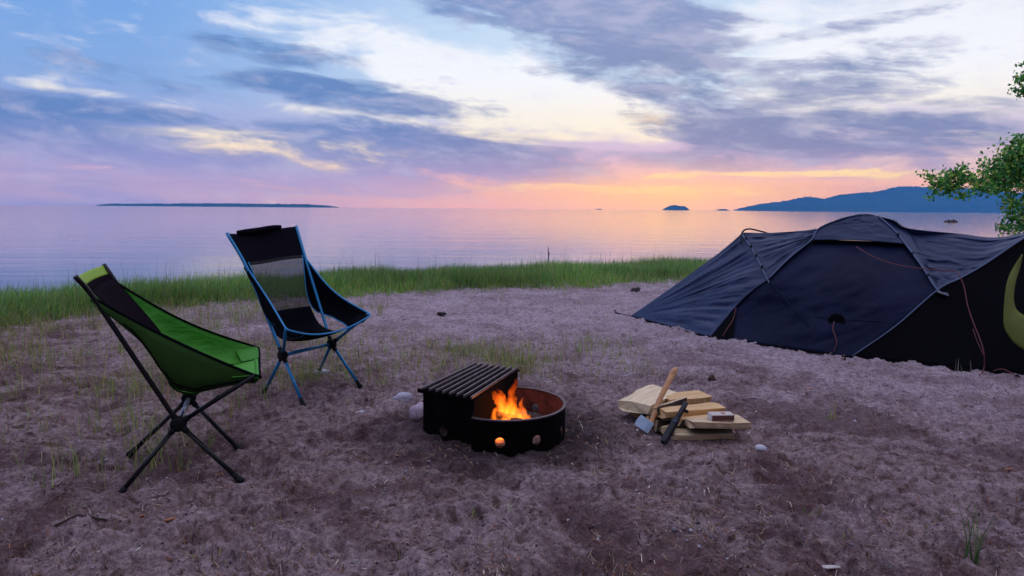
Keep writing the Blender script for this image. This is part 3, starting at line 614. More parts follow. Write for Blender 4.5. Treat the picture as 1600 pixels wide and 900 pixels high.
# poles
def pole(pts, back=True, r=.0075):
    P_ = cm(pts, 6); m_ = MB().tube([Vector(p) - TN * .010 for p in P_], r, 8); o = m_.build('pole', tpole, tent, True)
    if back: MB().tube([mir(Vector(p) - TN * .010) for p in P_], r, 8).build('pole', tpole, tent, True)
    return o
p1 = pole([XL, aL3, aL2, aL1, (2.99, 6.15, 1.095), apL]); p2 = pole([apR, aR1, aR2, aR3, XR, (3.391, 5.182, .535)]); p3 = pole([(2.283, 6.69, .930), (2.31, 6.42, .775), XL, (2.325, 6.03, .52)]); p4 = pole([G0, (3.02, 5.22, .27), XR, h3, h2, h1, HR], r=.006)
MB().tube([p - TN * .075 * math.sin(math.pi * k_ / 18) for k_, p in enumerate(cm([XL, (2.45, 5.83, .36), (2.56, 5.60, .17), (2.591, 5.40, .01)], 6))], .006, 8).build('pole_sleeve', navy_d, tent, True)
MB().tube(cm([(2.250, 6.621, .835), (2.279, 6.693, .945), (2.356, 6.725, .982), (2.489, 6.736, .958), (2.53, 6.70, .945)], 6), .008, 8).build('pole', blackpole, tent, True)
for po, pts in ((p3, [(2.297, 6.60, .89), (2.305, 6.48, .82), (2.312, 6.35, .74), (2.316, 6.2, .645)]), (p2, [(3.312, 5.78, .965), (3.33, 5.58, .815), (3.335, 5.36, .655)])):
    for p in pts:
        MB().tube([Vector(p) - TN * .012 + Vector((-.004, 0, .016)), Vector(p) - TN * .012 + Vector((.004, 0, -.016))], .011, 8).build('clip', hubm, po, True)
MB().bar(Vector(XR) - TN * .03 + Vector((.0, 0, -.01)), Vector(XR) - TN * .04 + Vector((.07, -.04, -.035)), .035, .012).build('pole_tip_cup', greypole, tent, False, bevel=.004)
# seams, vent flap, hem
MB().tube(cm([Vector(p) - TN * .004 for p in ((2.451, 5.74, .277), (2.678, 5.49, .28), (3.014, 5.24, .300))], 8), .0025, 6).build('seam', navy_d, tent, True)
MB().add([Vector(p) - TN * .065 for p in ((2.690, 5.53, .21), (2.735, 5.50, .21), (2.765, 5.47, .270), (2.75, 5.49, .315), (2.714, 5.527, .335), (2.68, 5.54, .315), (2.66, 5.56, .27))], [(0, 1, 2, 3, 4, 5, 6)]).build('vent_flap', blackn, tent, False, solid=.012)
for pts in ([T0, (1.56, 6.76, gz(1.56, 6.76) + .01), A0, M0, G0, N0, C0, C1],):
    MB().tube([Vector(p) - TN * .012 for p in cm(pts, 8)], .009, 6).build('hem', blackn, tent, True)
MB().add([Vector(A0) - TN * .01 + Vector((.0, 0, 0)), Vector(A0) + Vector((.16, -.15, .01)) - TN * .01, Vector((2.07, 6.12, .26)) - TN * .012, Vector((1.97, 6.12, .14)) - TN * .012], [(0, 1, 2, 3)]).build('door_edge', blackn, tent, False, solid=.004)
def guy(pts, r=.0042, mat=cord): return MB().tube(cm(pts, 6), r, 6).build('guy_line', mat, tent, True)
guy([Vector(p) - TN * .05 for p in ((2.997, 5.839, .863), (3.062, 5.688, .79), (3.177, 5.548, .735), (3.315, 5.341, .715), (3.456, 5.207, .713))])
guy([Vector(p) - TN * .03 for p in ((3.46, 5.204, .708), (3.471, 5.132, .611), (3.459, 5.053, .473), (3.457, 4.979, .363), (3.456, 4.878, .236), (3.457, 4.827, .141), (3.49, 4.86, .03))] + [g0(3.36, 4.72)])
guy([Vector(p) - TN * .05 for p in ((3.475, 4.99, .30), (3.472, 4.93, .22), (3.478, 4.86, .13))], .003)
guy([Vector(p) - TN * .10 for p in ((2.71, 5.53, .265), (2.687, 5.497, .206), (2.697, 5.439, .109), (2.674, 5.431, .014))] + [g0(2.63, 5.22)])
guy([Vector(p) - TN * .02 for p in ((2.063, 6.105, .283), (2.034, 6.076, .18), (1.971, 6.049, .09))] + [g0(1.915, 6.03)])
guy([T0, g0(1.24, 7.44), g0(1.177, 7.531)], .010, blackn)
for (x, y) in ((1.177, 7.531), (2.63, 5.20), (3.60, 4.66), (1.80, 6.03)):
    z = gz(x, y); MB().tube([(x, y, z - .1), (x, y, z + .03), (x - .015, y, z + .038), (x - .025, y, z + .03)], .006, 6).build('peg', hubm, tent, True)
guy([g0(3.50, 4.80), (3.54, 4.74, gz(3.54, 4.74) + .03), (3.6, 4.66, gz(3.6, 4.66) + .02)], .004)
# ------------------------------------------------------------------ fire ring with raised grill
def boolean_cut(o, cutters):
    for c in cutters:
        md = o.modifiers.new('cut', 'BOOLEAN'); md.operation = 'DIFFERENCE'; md.solver = 'EXACT'; md.object = c
    dg = bpy.context.evaluated_depsgraph_get(); me = bpy.data.meshes.new_from_object(o.evaluated_get(dg)); o.modifiers.clear(); old = o.data; o.data = me; me.name = old.name
    for c in cutters: bpy.data.objects.remove(c)
iron = pmat('black_iron', (.002, .0018, .002), .9, spec=.05, var=(.005, .0035, .0035), scale=14, bump=.002, bscale=60)
rust = pmat('rusty_iron', (.11, .038, .035), .75, spec=.3, var=(.025, .012, .012), scale=9, bump=.003, bscale=50)
bars_m = pmat('grill_bar_iron', (.11, .075, .085), .5, var=(.05, .032, .036), scale=20)
FC = Vector((-.03, 3.44, 0)); FR_ = .315
pit = empty('fire_ring', (FC.x, FC.y, 0), 'black steel campfire ring with raised flat grill on its left half', 'fire ring')
def arc(r0, r1, a0, a1, z0, z1, n=72):
    m = MB(); vs = []
    for i in range(n + 1):
        a = a0 + (a1 - a0) * i / n; c, s = math.cos(a), math.sin(a)
        vs += [(FC.x + r0 * c, FC.y + r0 * s, z0), (FC.x + r1 * c, FC.y + r1 * s, z0), (FC.x + r1 * c, FC.y + r1 * s, z1), (FC.x + r0 * c, FC.y + r0 * s, z1)]
    fs = []
    for i in range(n):
        b = i * 4
        for k in range(4): fs.append((b + k, b + (k + 1) % 4, b + 4 + (k + 1) % 4, b + 4 + k))
    fs += [(3, 2, 1, 0), (n * 4, n * 4 + 1, n * 4 + 2, n * 4 + 3)]
    return m.add(vs, fs)
a0, a1 = R(-121), R(79)
def cyl(p, d, r, L=.12):
    p, d = Vector(p), Vector(d).normalized(); return MB().tube([p - d * L / 2, p + d * L / 2], r, 24).build('cutter', None)
outer = arc(FR_ - .003, FR_, a0, a1, -.08, .15).build('ring_wall', iron, pit)
hang = [R(h) for h in (-94, -60, -22, 18, 57)]
boolean_cut(outer, [cyl((FC.x + FR_ * math.cos(h), FC.y + FR_ * math.sin(h), .045), (math.cos(h), math.sin(h), 0), .025) for h in hang])
# bpy children keep their parent offset: cutters were placed in world space, wall mesh is relative to the ring centre
inner = arc(FR_ - .0075, FR_ - .0045, a0, a1, -.08, .146).build('ring_lining', rust, pit)
boolean_cut(inner, [cyl((FC.x + FR_ * math.cos(h), FC.y + FR_ * math.sin(h), .045), (math.cos(h), math.sin(h), 0), .025) for h in hang])
for o in (outer, inner): o.data.polygons.foreach_set('use_smooth', [False] * len(o.data.polygons))
arc(FR_ - .010, FR_ + .003, a0, a1, .150, .156).build('rim', bars_m, pit)
ZG = .250
NL, NR, FR, FL = [Vector(p) for p in ((-.452, 3.358, ZG), (-.186, 3.186, ZG), (.037, 3.80, ZG), (-.213, 3.91, ZG))]
def plate(a, b, z0, z1, name, t=.004, holes=()):
    o = MB().hexa([(a.x, a.y, z0), (b.x, b.y, z0), (b.x, b.y + t, z0), (a.x, a.y + t, z0), (a.x, a.y, z1), (b.x, b.y, z1), (b.x, b.y + t, z1), (a.x, a.y + t, z1)]).build(name, iron, pit)
    if holes: boolean_cut(o, [cyl(h, Vector((b.y - a.y, a.x - b.x, 0)), .027) for h in holes])
    return o
plate(NL, NR, -.08, ZG - .012, 'box_plate', holes=[(-.342, 3.287, .045)])
plate(NL, FL, -.08, ZG - .012, 'box_plate', .004)
plate(FL, FR, -.08, ZG - .012, 'box_plate')
pr = MB().hexa([(NR.x + .002, NR.y + .004, .0), (FR.x - .004, FR.y, .0), (FR.x, FR.y, .0), (NR.x + .006, NR.y + .004, .0), (NR.x + .002, NR.y + .004, ZG - .012), (FR.x - .004, FR.y, ZG - .012), (FR.x, FR.y, ZG - .012), (NR.x + .006, NR.y + .004, ZG - .012)]); pr.build('box_plate', iron, pit)
# grill: angle frame with flat bars on edge
fm = MB(); e1 = (NR - NL).normalized()
fm.bar(NL - e1 * .035 + Vector((0, 0, -.018)), NR + Vector((0, 0, -.018)), .006, .022); fm2 = MB(); fm2.bar(FL + Vector((0, 0, -.014)), FR + (FR - FL).normalized() * .012 + Vector((0, 0, -.014)), .022, .006)
grill = fm.build('grill', iron, pit, bevel=.0015); fm2.build('cross_bar', iron, grill, bevel=.0015)
for i in range(8):
    t = i / 7; a = NL.lerp(NR, .02 + .96 * t); b = FL.lerp(FR, .0 + .985 * t); d = (b - a).normalized()
    MB().bar(a - d * .012, b - d * (.0 if i in (4, 5, 6) else -.012), .011, .014).build('bar', bars_m, grill, bevel=.002)
# soil and ash bed inside, charred split logs, embers
ash = pmat('ash', (.03, .025, .025), .95, var=(.09, .08, .085), scale=20, bump=.01, bscale=50)
am = []
for j in range(14):
    am.append([(FC.x + .30 * j / 13 * math.cos(a), FC.y + .30 * j / 13 * math.sin(a), .012 + .02 * fbm(np.array([j * .7 + math.cos(a) * 3]), np.array([math.sin(a) * 3]), 3, 4)[0]) for a in np.linspace(0, 2 * math.pi, 41)])
tag(ctr(grid_mesh(am).build('ash', ash, smooth=True), (FC.x, FC.y, 0)), 'grey ash bed inside the fire ring', 'ash', kind='stuff')
char = pmat('charred_wood', (.006, .005, .005), .9, var=(.03, .022, .018), scale=12, bump=.006, bscale=40)
em = bpy.data.materials.new('embers'); em.use_nodes = True; T = NT(em.node_tree); b = em.node_tree.nodes['Principled BSDF']; T.put(b.inputs['Base Color'], (.02, .01, .01))
tcn = T.node('ShaderNodeTexCoord'); nn = T.ss(T.noise(tcn.outputs['Object'], 40, 4, .6), .42, .62); T.put(b.inputs['Emission Color'], T.mix(nn, (.5, .03, .0), (1, .35, .04))); T.put(b.inputs['Emission Strength'], T.math('MULTIPLY', nn, 2.2))
for i, (a, b2, lb) in enumerate((((-.16, 3.36, .035), (.12, 3.42, .04), 'charred log burning lowest across the front of the fire'), ((-.10, 3.52, .04), (.05, 3.34, .075), 'charred log leaning crosswise in the flames'), ((.12, 3.50, .04), (-.08, 3.42, .085), 'charred log at the back of the flames'))):
    m_ = MB().tube([Vector(a).lerp(Vector(b2), t) + Vector((0, 0, .004 * math.sin(9 * t))) for t in np.linspace(0, 1, 8)], [.024 + .004 * math.sin(7 * k + i) for k in range(8)], 7); o = m_.build('burning_log', char, bevel=.002)
    tag(ctr(o, a), lb, 'log', 'logs burning in the fire ring')
eb = MB()
for _ in range(70):
    x, y = random.uniform(-.13, .11), random.uniform(3.31, 3.50); s_ = random.uniform(.008, .018)
    eb.hexa([(x + dx * s_ * random.uniform(.7, 1.2), y + dy * s_ * random.uniform(.7, 1.2), .026 + dz * s_ * random.uniform(.7, 1.3)) for dz in (0, 1) for dx, dy in ((-1, -1), (1, -1), (1, 1), (-1, 1))])
tag(ctr(eb.build('embers', em), (FC.x, FC.y, .03)), 'glowing orange embers under the campfire flames', 'embers', kind='stuff')
# flames: glowing gas, denser towards the base
fl = bpy.data.materials.new('flame_gas'); fl.use_nodes = True; fl.node_tree.nodes.clear(); T = NT(fl.node_tree)
g = T.node('ShaderNodeNewGeometry'); P_ = g.outputs['Position']; sx = T.node('ShaderNodeSeparateXYZ'); T.l.new(P_, sx.inputs[0])
nz = T.noise(T.mapping(P_, scale=(1.0, 1.0, .35)), 38, 3, .6, 1.2); hh = T.ss(sx.outputs[2], .04, .30)
st = T.math('MULTIPLY', T.ss(nz, .30, .66, .12, 1.0), T.math('MULTIPLY', T.math('SUBTRACT', 1.0, T.math('MULTIPLY', hh, .80)), FLAME))
fcol = T.mix(hh, (1.0, .18, .010), (1.0, .085, .005))
e_ = T.node('ShaderNodeEmission'); T.put(e_.inputs[0], fcol); T.put(e_.inputs[1], st); ou = T.node('ShaderNodeOutputMaterial'); T.l.new(e_.outputs[0], ou.inputs['Volume'])
flame = empty('campfire_flames', (-.02, 3.42, .04), 'orange campfire flames licking up beside the grill plate', 'fire')
tong = [([(-.095, 3.42, .03), (-.080, 3.42, .08), (-.058, 3.42, .13), (-.062, 3.42, .175), (-.088, 3.42, .205), (-.108, 3.42, .212)], [.020, .026, .024, .023, .016, .002]),
    ([(-.075, 3.43, .03), (-.050, 3.43, .09), (-.040, 3.43, .15), (-.056, 3.42, .20), (-.075, 3.42, .228)], [.022, .026, .020, .015, .003]),
    ([(.035, 3.41, .02), (.022, 3.41, .09), (.000, 3.41, .15), (.004, 3.41, .20), (.018, 3.41, .25), (.020, 3.41, .298)], [.026, .034, .026, .019, .013, .002]),
    ([(-.03, 3.42, .05), (-.032, 3.42, .10), (-.024, 3.42, .15), (-.030, 3.42, .20)], [.018, .020, .014, .002]),
    ([(.060, 3.42, .02), (.060, 3.42, .08), (.054, 3.42, .13), (.062, 3.42, .185)], [.026, .024, .015, .002]),
    ([(.085, 3.42, .02), (.092, 3.42, .055), (.090, 3.42, .08), (.100, 3.42, .10)], [.018, .016, .010, .002]),
    ([(-.13, 3.42, .03), (-.12, 3.42, .07), (-.125, 3.42, .10), (-.135, 3.42, .13)], [.010, .011, .007, .001]),
    ([(-.060, 3.20, .015), (-.055, 3.215, .045), (-.062, 3.22, .085), (-.055, 3.22, .11)], [.022, .026, .014, .002]), ([(-.035, 3.235, .015), (-.04, 3.235, .05), (-.045, 3.235, .08)], [.016, .015, .002]), ([(-.01, 3.47, .03), (.0, 3.47, .10), (-.008, 3.47, .17)], [.03, .028, .003]), ([(.0, 3.38, .02), (-.015, 3.37, .07), (-.01, 3.37, .11)], [.026, .022, .002])]
for i, (pp, rr_) in enumerate(tong):
    pts = cm(pp, 5); rad = np.interp(np.linspace(0, 1, len(pts)), np.linspace(0, 1, len(rr_)), rr_)
    pts = [p + Vector((.006 * math.sin(p.z * 60 + i * 2), .004 * math.cos(p.z * 50 + i), 0)) for p in pts]
    mt = MB().tube(pts, [r_ * (1 + .12 * math.sin(k * 1.9 + i)) for k, r_ in enumerate(rad * 1.12)], 12); mt.build('flame_tongue', fl, flame, True)
pl_ = bpy.data.lights.new('fire_light', 'POINT'); pl_.energy = FIRE_W; pl_.color = (1, .33, .07); pl_.shadow_soft_size = .05
plo = bpy.data.objects.new('fire_light', pl_); COL.objects.link(plo); plo.location = (.05, 3.40, .14)

# ------------------------------------------------------------------ stones
def blob(name, loc, size, mat, seed, label, cat, rz=0, group=None, lump=.25, sink=.25, n=3):
    import bmesh
    bm = bmesh.new(); bmesh.ops.create_icosphere(bm, subdivisions=n, radius=1)
    for v in bm.verts:
        p = v.co.normalized(); k_ = 1 + lump * (fbm(np.array([p.x * 1.3 + seed]), np.array([p.y * 1.3 + p.z * 1.9 + seed]), 3, seed)[0] - .5) * 2
        v.co = Vector((p.x * size[0], p.y * size[1], p.z * size[2])) * k_
    me = bpy.data.meshes.new(name); bm.to_mesh(me); bm.free(); o = link_mesh(name, me, mat, None, True)
    o.location = (loc[0], loc[1], gz(loc[0], loc[1]) + size[2] * (1 - 2 * sink)); o.rotation_euler = (0, 0, rz); return tag(o, label, cat, group)
stone_g = pmat('grey_lake_stone', (.46, .44, .52), .7, var=(.34, .31, .38), scale=30, bump=.002, bscale=80)
stone_p = pmat('pink_granite', (.58, .46, .52), .75, var=(.38, .29, .36), scale=40, bump=.003, bscale=80)
stone_w = pmat('white_quartz', (.62, .62, .68), .6, var=(.45, .45, .52), scale=60)
stone_d = pmat('dark_stone', (.035, .03, .035), .8, var=(.06, .05, .05), scale=30, bump=.003, bscale=80)
blob('stone', (-.655, 3.96), (.058, .04, .032), stone_g, 3, 'smooth grey oval stone on the sand left of the fire ring', 'stone', .1)
blob('stone', (-.50, 3.62), (.062, .05, .062), stone_p, 9, 'pinkish stone half hidden behind the left side of the fire ring', 'stone', .4, sink=.2)
blob('stone', (1.222, 3.17), (.029, .022, .018), stone_w, 5, 'small white stone on the sand right of the firewood', 'stone')
blob('stone', (-1.33, 4.62), (.055, .035, .024), stone_g, 7, 'flat grey stone by the rear foot of the blue chair', 'stone', .3)
blob('stone', (-.86, 3.75), (.03, .022, .012), stone_g, 8, 'little grey pebble in front of the blue chair', 'stone', .3)
blob('stone', (1.753, 9.48), (.085, .05, .04), stone_d, 12, 'dark stone near the grass edge left of the tent', 'stone', .5, lump=.5)
blob('stone', (-.76, 7.28), (.05, .04, .028), stone_d, 14, 'small dark stone far behind the fire ring in the open sand', 'stone', .2, lump=.5)
blob('pine_cone', (1.377, 4.50), (.030, .024, .022), pmat('cone_brown', (.035, .02, .014), .9, var=(.08, .045, .03), scale=60, bump=.01, bscale=70), 22, 'dark pine cone on the sand behind the firewood', 'pine cone', .4, lump=.6)
blob('stone', (.232, 2.13), (.014, .012, .011), stone_d, 16, 'round dark pebble near the bottom middle of the picture', 'stone')

# ------------------------------------------------------------------ firewood
def wood_mat(name, c1, c2):
    m = bpy.data.materials.new(name); m.use_nodes = True; T = NT(m.node_tree); b = m.node_tree.nodes['Principled BSDF']; t = T.node('ShaderNodeTexCoord')
    v1 = T.mapping(t.outputs['Object'], scale=(2.5, 30, 30)); v2 = T.mapping(t.outputs['Object'], scale=(6, 160, 160))
    f_ = T.math('ADD', T.math('MULTIPLY', T.noise(v1, 1, 4, .6, .6), .6), T.math('MULTIPLY', T.noise(v2, 1, 3, .6), .4)); c_ = T.mix(T.ss(f_, .36, .64), c1, c2)
    c_ = T.mix(T.math('MULTIPLY', T.ss(T.noise(T.mapping(t.outputs['Object'], scale=(1, 12, 12)), 2.2, 3), .6, .72), .5), c_, tuple(x * .55 for x in c1)); T.put(b.inputs['Base Color'], c_); b.inputs['Roughness'].default_value = .75
    bn = T.node('ShaderNodeBump'); bn.inputs['Distance'].default_value = .004; T.put(bn.inputs['Height'], f_); T.l.new(bn.outputs[0], b.inputs['Normal']); return m
w_pale = wood_mat('split_birch', (.64, .48, .28), (.84, .67, .44)); w_or = wood_mat('split_pine', (.55, .31, .11), (.76, .50, .24)); w_grey = wood_mat('weathered_split_wood', (.46, .32, .17), (.70, .53, .32))
bark = pmat('dark_bark', (.035, .022, .018), .9, var=(.08, .055, .045), scale=20, bump=.006, bscale=60)
def split_log(a, b_, w, h, roll, mat, label, seed, prof='slab', barkside=True, twist=.15):
    a, b_ = Vector(a), Vector(b_); L = (b_ - a).length; rg = random.Random(seed)
    if prof == 'slab': P2 = [(-.42, -.35), (-.22, -.5), (.3, -.5), (.46, -.25), (.5, .36), (.12, .5), (-.5, .40)]
    elif prof == 'wedge': P2 = [(-.5, -.5), (-.1, -.52), (.45, -.38), (.5, -.2), (.08, .34), (-.36, .5)]
    else: P2 = [(math.cos(t) * .5, math.sin(t) * .5) for t in np.linspace(0, 2 * math.pi, 11)[:-1]]
    nseg = 12; nP = len(P2); m = MB(); vs = []
    for i in range(nseg + 1):
        x = L * i / nseg; tw = twist * (i / nseg - .5); k_ = 1 - .12 * rg.random() * (i in (0, nseg))
        for j, (p, q) in enumerate(P2):
            p2 = p * w * (1 + .05 * math.sin(i * .6 + j * 2.1 + seed) + rg.uniform(-.035, .035)) * k_; q2 = q * h * (1 + .10 * math.sin(i * .5 + j * 1.7 + seed * 2) + rg.uniform(-.05, .05)) * k_
            vs.append((x + (rg.uniform(-.014, .014) if i in (0, nseg) else 0), p2 * math.cos(tw) - q2 * math.sin(tw), p2 * math.sin(tw) + q2 * math.cos(tw)))
    fs = [(i * nP + j, i * nP + (j + 1) % nP, (i + 1) * nP + (j + 1) % nP, (i + 1) * nP + j) for i in range(nseg) for j in range(nP)]
    fs += [tuple(range(nP - 1, -1, -1)), tuple(nseg * nP + j for j in range(nP))]
    m.add(vs, fs); o = m.build('split_log', mat, bevel=.0010)
    if barkside:
        bmx = MB(); js = (nP - 1, 0, 1, 2) if prof != 'round' else (0, 1, 2, 3, 4, 5)
        if prof == 'slab': js = (0, 1, 2, 3)
        vb = []
        for i in range(nseg + 1):
            for j in js:
                p = Vector(vs[i * nP + j]); c_ = Vector((p.x, 0, 0)); q = c_ + (p - c_) * 1.035; vb.append(q)
        k_ = len(js); bmx.add(vb, [(i * k_ + j, i * k_ + j + 1, (i + 1) * k_ + j + 1, (i + 1) * k_ + j) for i in range(nseg) for j in range(k_ - 1)])
        me = bpy.data.meshes.new('bark'); me.from_pydata(bmx.v, [], bmx.f); me.materials.append(bark); bo = bpy.data.objects.new('bark', me); COL.objects.link(bo); bo.parent = o
    d = (b_ - a).normalized(); y = Vector((0, 0, 1)).cross(d).normalized(); z = d.cross(y); cr, sr = math.cos(roll), math.sin(roll)
    y2 = y * cr + z * sr; z2 = z * cr - y * sr; mt = Matrix((d, y2, z2)).transposed().to_4x4(); mt.translation = a; o.matrix_world = mt
    return tag(o, label, 'firewood', 'split firewood stacked beside the fire ring')
def rise(p, k_=.0): return (p[0], p[1], p[2] + .008)
WL = [((.665, 3.55, .098), (.915, 3.90, .088), .200, .062, .04, w_pale, 'broad pale slab of firewood on the left end of the stack', 1, 'slab'),
 ((.875, 3.70, .088), (1.115, 3.795, .092), .150, .055, -.03, w_or, 'orange-edged split log at the back of the stack right of the pale slab', 2, 'slab'),
 ((.795, 3.44, .100), (1.125, 3.545, .100), .120, .045, -.05, w_or, 'split log in the middle of the stack, behind the black hand tool', 3, 'slab'),
 ((.870, 3.385, .082), (1.135, 3.445, .088), .060, .045, .5, w_or, 'thin orange stick of firewood tucked behind the matchbox log', 4, 'wedge'),
 ((.905, 3.310, .088), (1.200, 3.350, .086), .165, .044, -.10, w_grey, 'thick split log on the right carrying the matchbox', 5, 'slab'),
 ((.820, 3.325, .022), (1.140, 3.355, .024), .090, .044, .1, w_grey, 'lowest grey log at the front right of the stack', 6, 'slab'),
 ((.770, 3.500, .030), (1.100, 3.570, .032), .110, .055, .2, w_grey, 'bottom log in the middle of the stack under the others', 7, 'wedge'),
 ((.685, 3.640, .032), (.980, 3.860, .032), .110, .050, -.2, w_or, 'bottom log under the broad pale slab', 8, 'wedge'),
 ((.755, 3.475, .098), (.960, 3.680, .100), .060, .062, .2, w_grey, 'narrow three-sided stick whose dark end shows beside the axe handle', 9, 'wedge'),
 ((.720, 3.480, .048), (.935, 3.640, .050), .050, .050, 0, w_or, 'round branch end poking out low behind the axe head', 10, 'round'),
 ((.792, 3.392, .030), (.93, 3.50, .032), .065, .045, .2, w_grey, 'short grey offcut at the foot of the stack right of the axe head', 11, 'wedge')]
for q in WL: split_log(*q[:5], *q[5:])

# hatchet leaning on the pile
steel = pmat('brushed_steel', (.46, .58, .70), .4, metal=.25, var=(.36, .48, .60), scale=18)
ash_w = wood_mat('axe_handle_wood', (.46, .22, .10), (.62, .33, .16))
ax_o = empty('hatchet', (.70, 3.42, .03), 'hatchet with steel head and wooden handle leaning on the woodpile', 'axe')
hp_ = cm([(.735, 3.425, .040), (.740, 3.435, .055), (.788, 3.500, .140), (.840, 3.560, .210), (.884, 3.61, .268), (.911, 3.63, .298)], 5)
hr_ = np.interp(np.linspace(0, 1, len(hp_)), [0, .1, .35, .7, .9, 1], [.012, .013, .0135, .0155, .0175, .011])
h_ = MB().tube(hp_, list(hr_), 14); me = h_.build('handle', ash_w, ax_o, True, bevel=.001)
MB().tube([Vector(hp_[-4]) + Vector((-.006, -.0135, .004)), Vector(hp_[-4]) + Vector((-.006, -.0165, .004))], .0035, 10).build('lanyard_hole', hubm, ax_o)
# head outline in its own plane, extruded; thick at the poll, thin at the bit
hc = Vector((.700, 3.418, .046)); ux = Vector((.79, -.10, -.55)).normalized(); uy = Vector((.50, .25, .80)); uy = (uy - ux * uy.dot(ux)).normalized(); un = ux.cross(uy)
out = [(-.041, -.032, .0015), (-.046, -.012, .0015), (-.046, .012, .0015), (-.041, .033, .0015), (-.02, .031, .007), (.012, .031, .013), (.038, .032, .014), (.038, -.031, .014), (.012, -.031, .013), (-.02, -.031, .007)]
m = MB(); n_ = len(out); m.add([hc + ux * a + uy * b + un * t for a, b, t in out] + [hc + ux * a + uy * b - un * t for a, b, t in out], [tuple(range(n_)), tuple(range(2 * n_ - 1, n_ - 1, -1))] + [(i, n_ + i, n_ + (i + 1) % n_, (i + 1) % n_) for i in range(n_)])
m.build('axe_head', steel, ax_o, False, bevel=.0015)
# black folding tool leaning beside it
tl = empty('hand_tool', (.775, 3.27, 0), 'black metal hand tool with a hinge knob standing against the firewood', 'tool')
tp = [Vector(p) for p in ((.764, 3.252, .006), (.788, 3.28, .032), (.839, 3.33, .090), (.883, 3.37, .142), (.910, 3.398, .172))]
blkp = pmat('black_rubber', (.006, .006, .010), .45, spec=.4)
MB().tube([tp[0], tp[1], tp[2], tp[2].lerp(tp[3], .3)], [.017, .020, .0185, .017], 14).build('grip', blkp, tl, True, bevel=.002)
MB().tube([tp[2].lerp(tp[3], .3), tp[3], tp[4] - (tp[4] - tp[3]) * .15, tp[4]], [.0135, .014, .013, .010], 14).build('barrel', blkp, tl, True, bevel=.002)
kp = tp[2] + Vector((-.004, -.018, .004)); MB().tube([kp, kp + Vector((0, -.006, .001))], [.010, .008], 12).build('knob', pmat('blue_steel_knob', (.05, .07, .16), .3, metal=.7), tl, True)
MB().bar(tp[3] + Vector((.012, -.004, -.004)), tp[3] + Vector((.030, -.004, -.010)), .018, .016).build('catch', blkp, tl, False, bevel=.003)
for k_ in range(7):
    p = tp[1].lerp(tp[2], .1 + k_ * .12); d = (tp[2] - tp[1]).normalized(); MB().tube([p, p + d * .003], .0212 - .0002 * k_, 14).build('grip_ring', blkp, tl, True)
# matchbox
mx_o = empty('matchbox', (1.06, 3.305, .11), 'small matchbox with brown striking side lying on the right log', 'matchbox')
c0 = Vector((1.062, 3.300, .112)); e1 = Vector((.998, .06, .004)).normalized(); e2 = Vector((-.06, .998, 0)).normalized(); e3 = Vector((0, 0, 1))
def box(c, hx, hy, hz): return MB().hexa([c - e1 * hx - e2 * hy, c + e1 * hx - e2 * hy, c + e1 * hx + e2 * hy, c - e1 * hx + e2 * hy, c - e1 * hx - e2 * hy + e3 * hz, c + e1 * hx - e2 * hy + e3 * hz, c + e1 * hx + e2 * hy + e3 * hz, c - e1 * hx + e2 * hy + e3 * hz])
box(c0, .058, .030, .034).build('sleeve', pmat('card_cream', (.52, .44, .38), .7, var=(.60, .52, .45), scale=12), mx_o, bevel=.0012)
box(c0 - e2 * .0302 + e3 * .004, .056, .0008, .026).build('striker', pmat('striker_brown', (.10, .035, .03), .85, var=(.14, .05, .045), scale=200), mx_o)
box(c0 - e1 * .0590 + e3 * .003, .0012, .0275, .028).build('tray', pmat('card_white', (.62, .64, .70), .7), mx_o, bevel=.0006)
MB().tube([c0 + e3 * .0345 + e1 * .01, c0 + e3 * .0350 + e1 * .01], .012, 16).build('printed_mark', pmat('card_red', (.35, .07, .06), .7), mx_o)
# ------------------------------------------------------------------ grass and litter
leafm = leaf_mat('grass_blade', .42); dry_m = leaf_mat('dry_litter', .05, .8)
def strips(base, height, width, lean, ang, seg=4, droop=None, tint=None):
    """blades as tapering curved strips. arrays per blade"""
    n = len(base); V = np.zeros((n, seg + 1, 2, 3)); side = np.stack([np.cos(ang + 1.3), np.sin(ang + 1.3), np.zeros(n)], -1); ld = np.stack([np.cos(ang), np.sin(ang), np.zeros(n)], -1)
    for i in range(seg + 1):
        t = i / seg; p = base + ld * (lean * height * t ** 1.9)[:, None]; p = p + np.stack([np.zeros(n), np.zeros(n), height * (t - .35 * lean * t ** 2.2)], -1)
        wd = (width * (1 - t ** 1.5) * .5 + .0003)[:, None]; V[:, i, 0] = p - side * wd; V[:, i, 1] = p + side * wd
    idx = np.arange(n * (seg + 1) * 2).reshape(n, seg + 1, 2)
    F = np.stack([idx[:, :-1, 0], idx[:, :-1, 1], idx[:, 1:, 1], idx[:, 1:, 0]], -1).reshape(-1, 4)
    tc_ = np.repeat(tint, (seg + 1) * 2, axis=0); return V.reshape(-1, 3), F, tc_
def tints(n, pal, p=None, jit=.30):
    pal = np.array(pal); k = RNG.choice(len(pal), n, p=p); return np.clip(pal[k] * (1 + jit * RNG.standard_normal((n, 1))), .002, 1)
def band(n):
    x = RNG.uniform(-13, 9, n * 3); u = RNG.random(n * 3); ny = np.interp(x, NX, NY); fy = np.interp(x, FX, FY) + .35
    ragged = .8 * (fbm(x * 1.6, x * 0 + 3, 3, 8) - .5); y = ny + ragged + (fy - ny - ragged) * u ** .95
    keep = (np.abs(x) < y * .86 + .4) & (RNG.random(n * 3) < np.clip(.2 + 1.5 * fbm(x * 2.2, y * 2.2, 3, 77), 0, 1) * np.clip((y - ny - ragged) / .35 + .12, 0, 1)); x, y = x[keep][:n], y[keep][:n]; return x, y
x, y = band(130000); n = len(x); z = ground_z(x, y, False) - .01
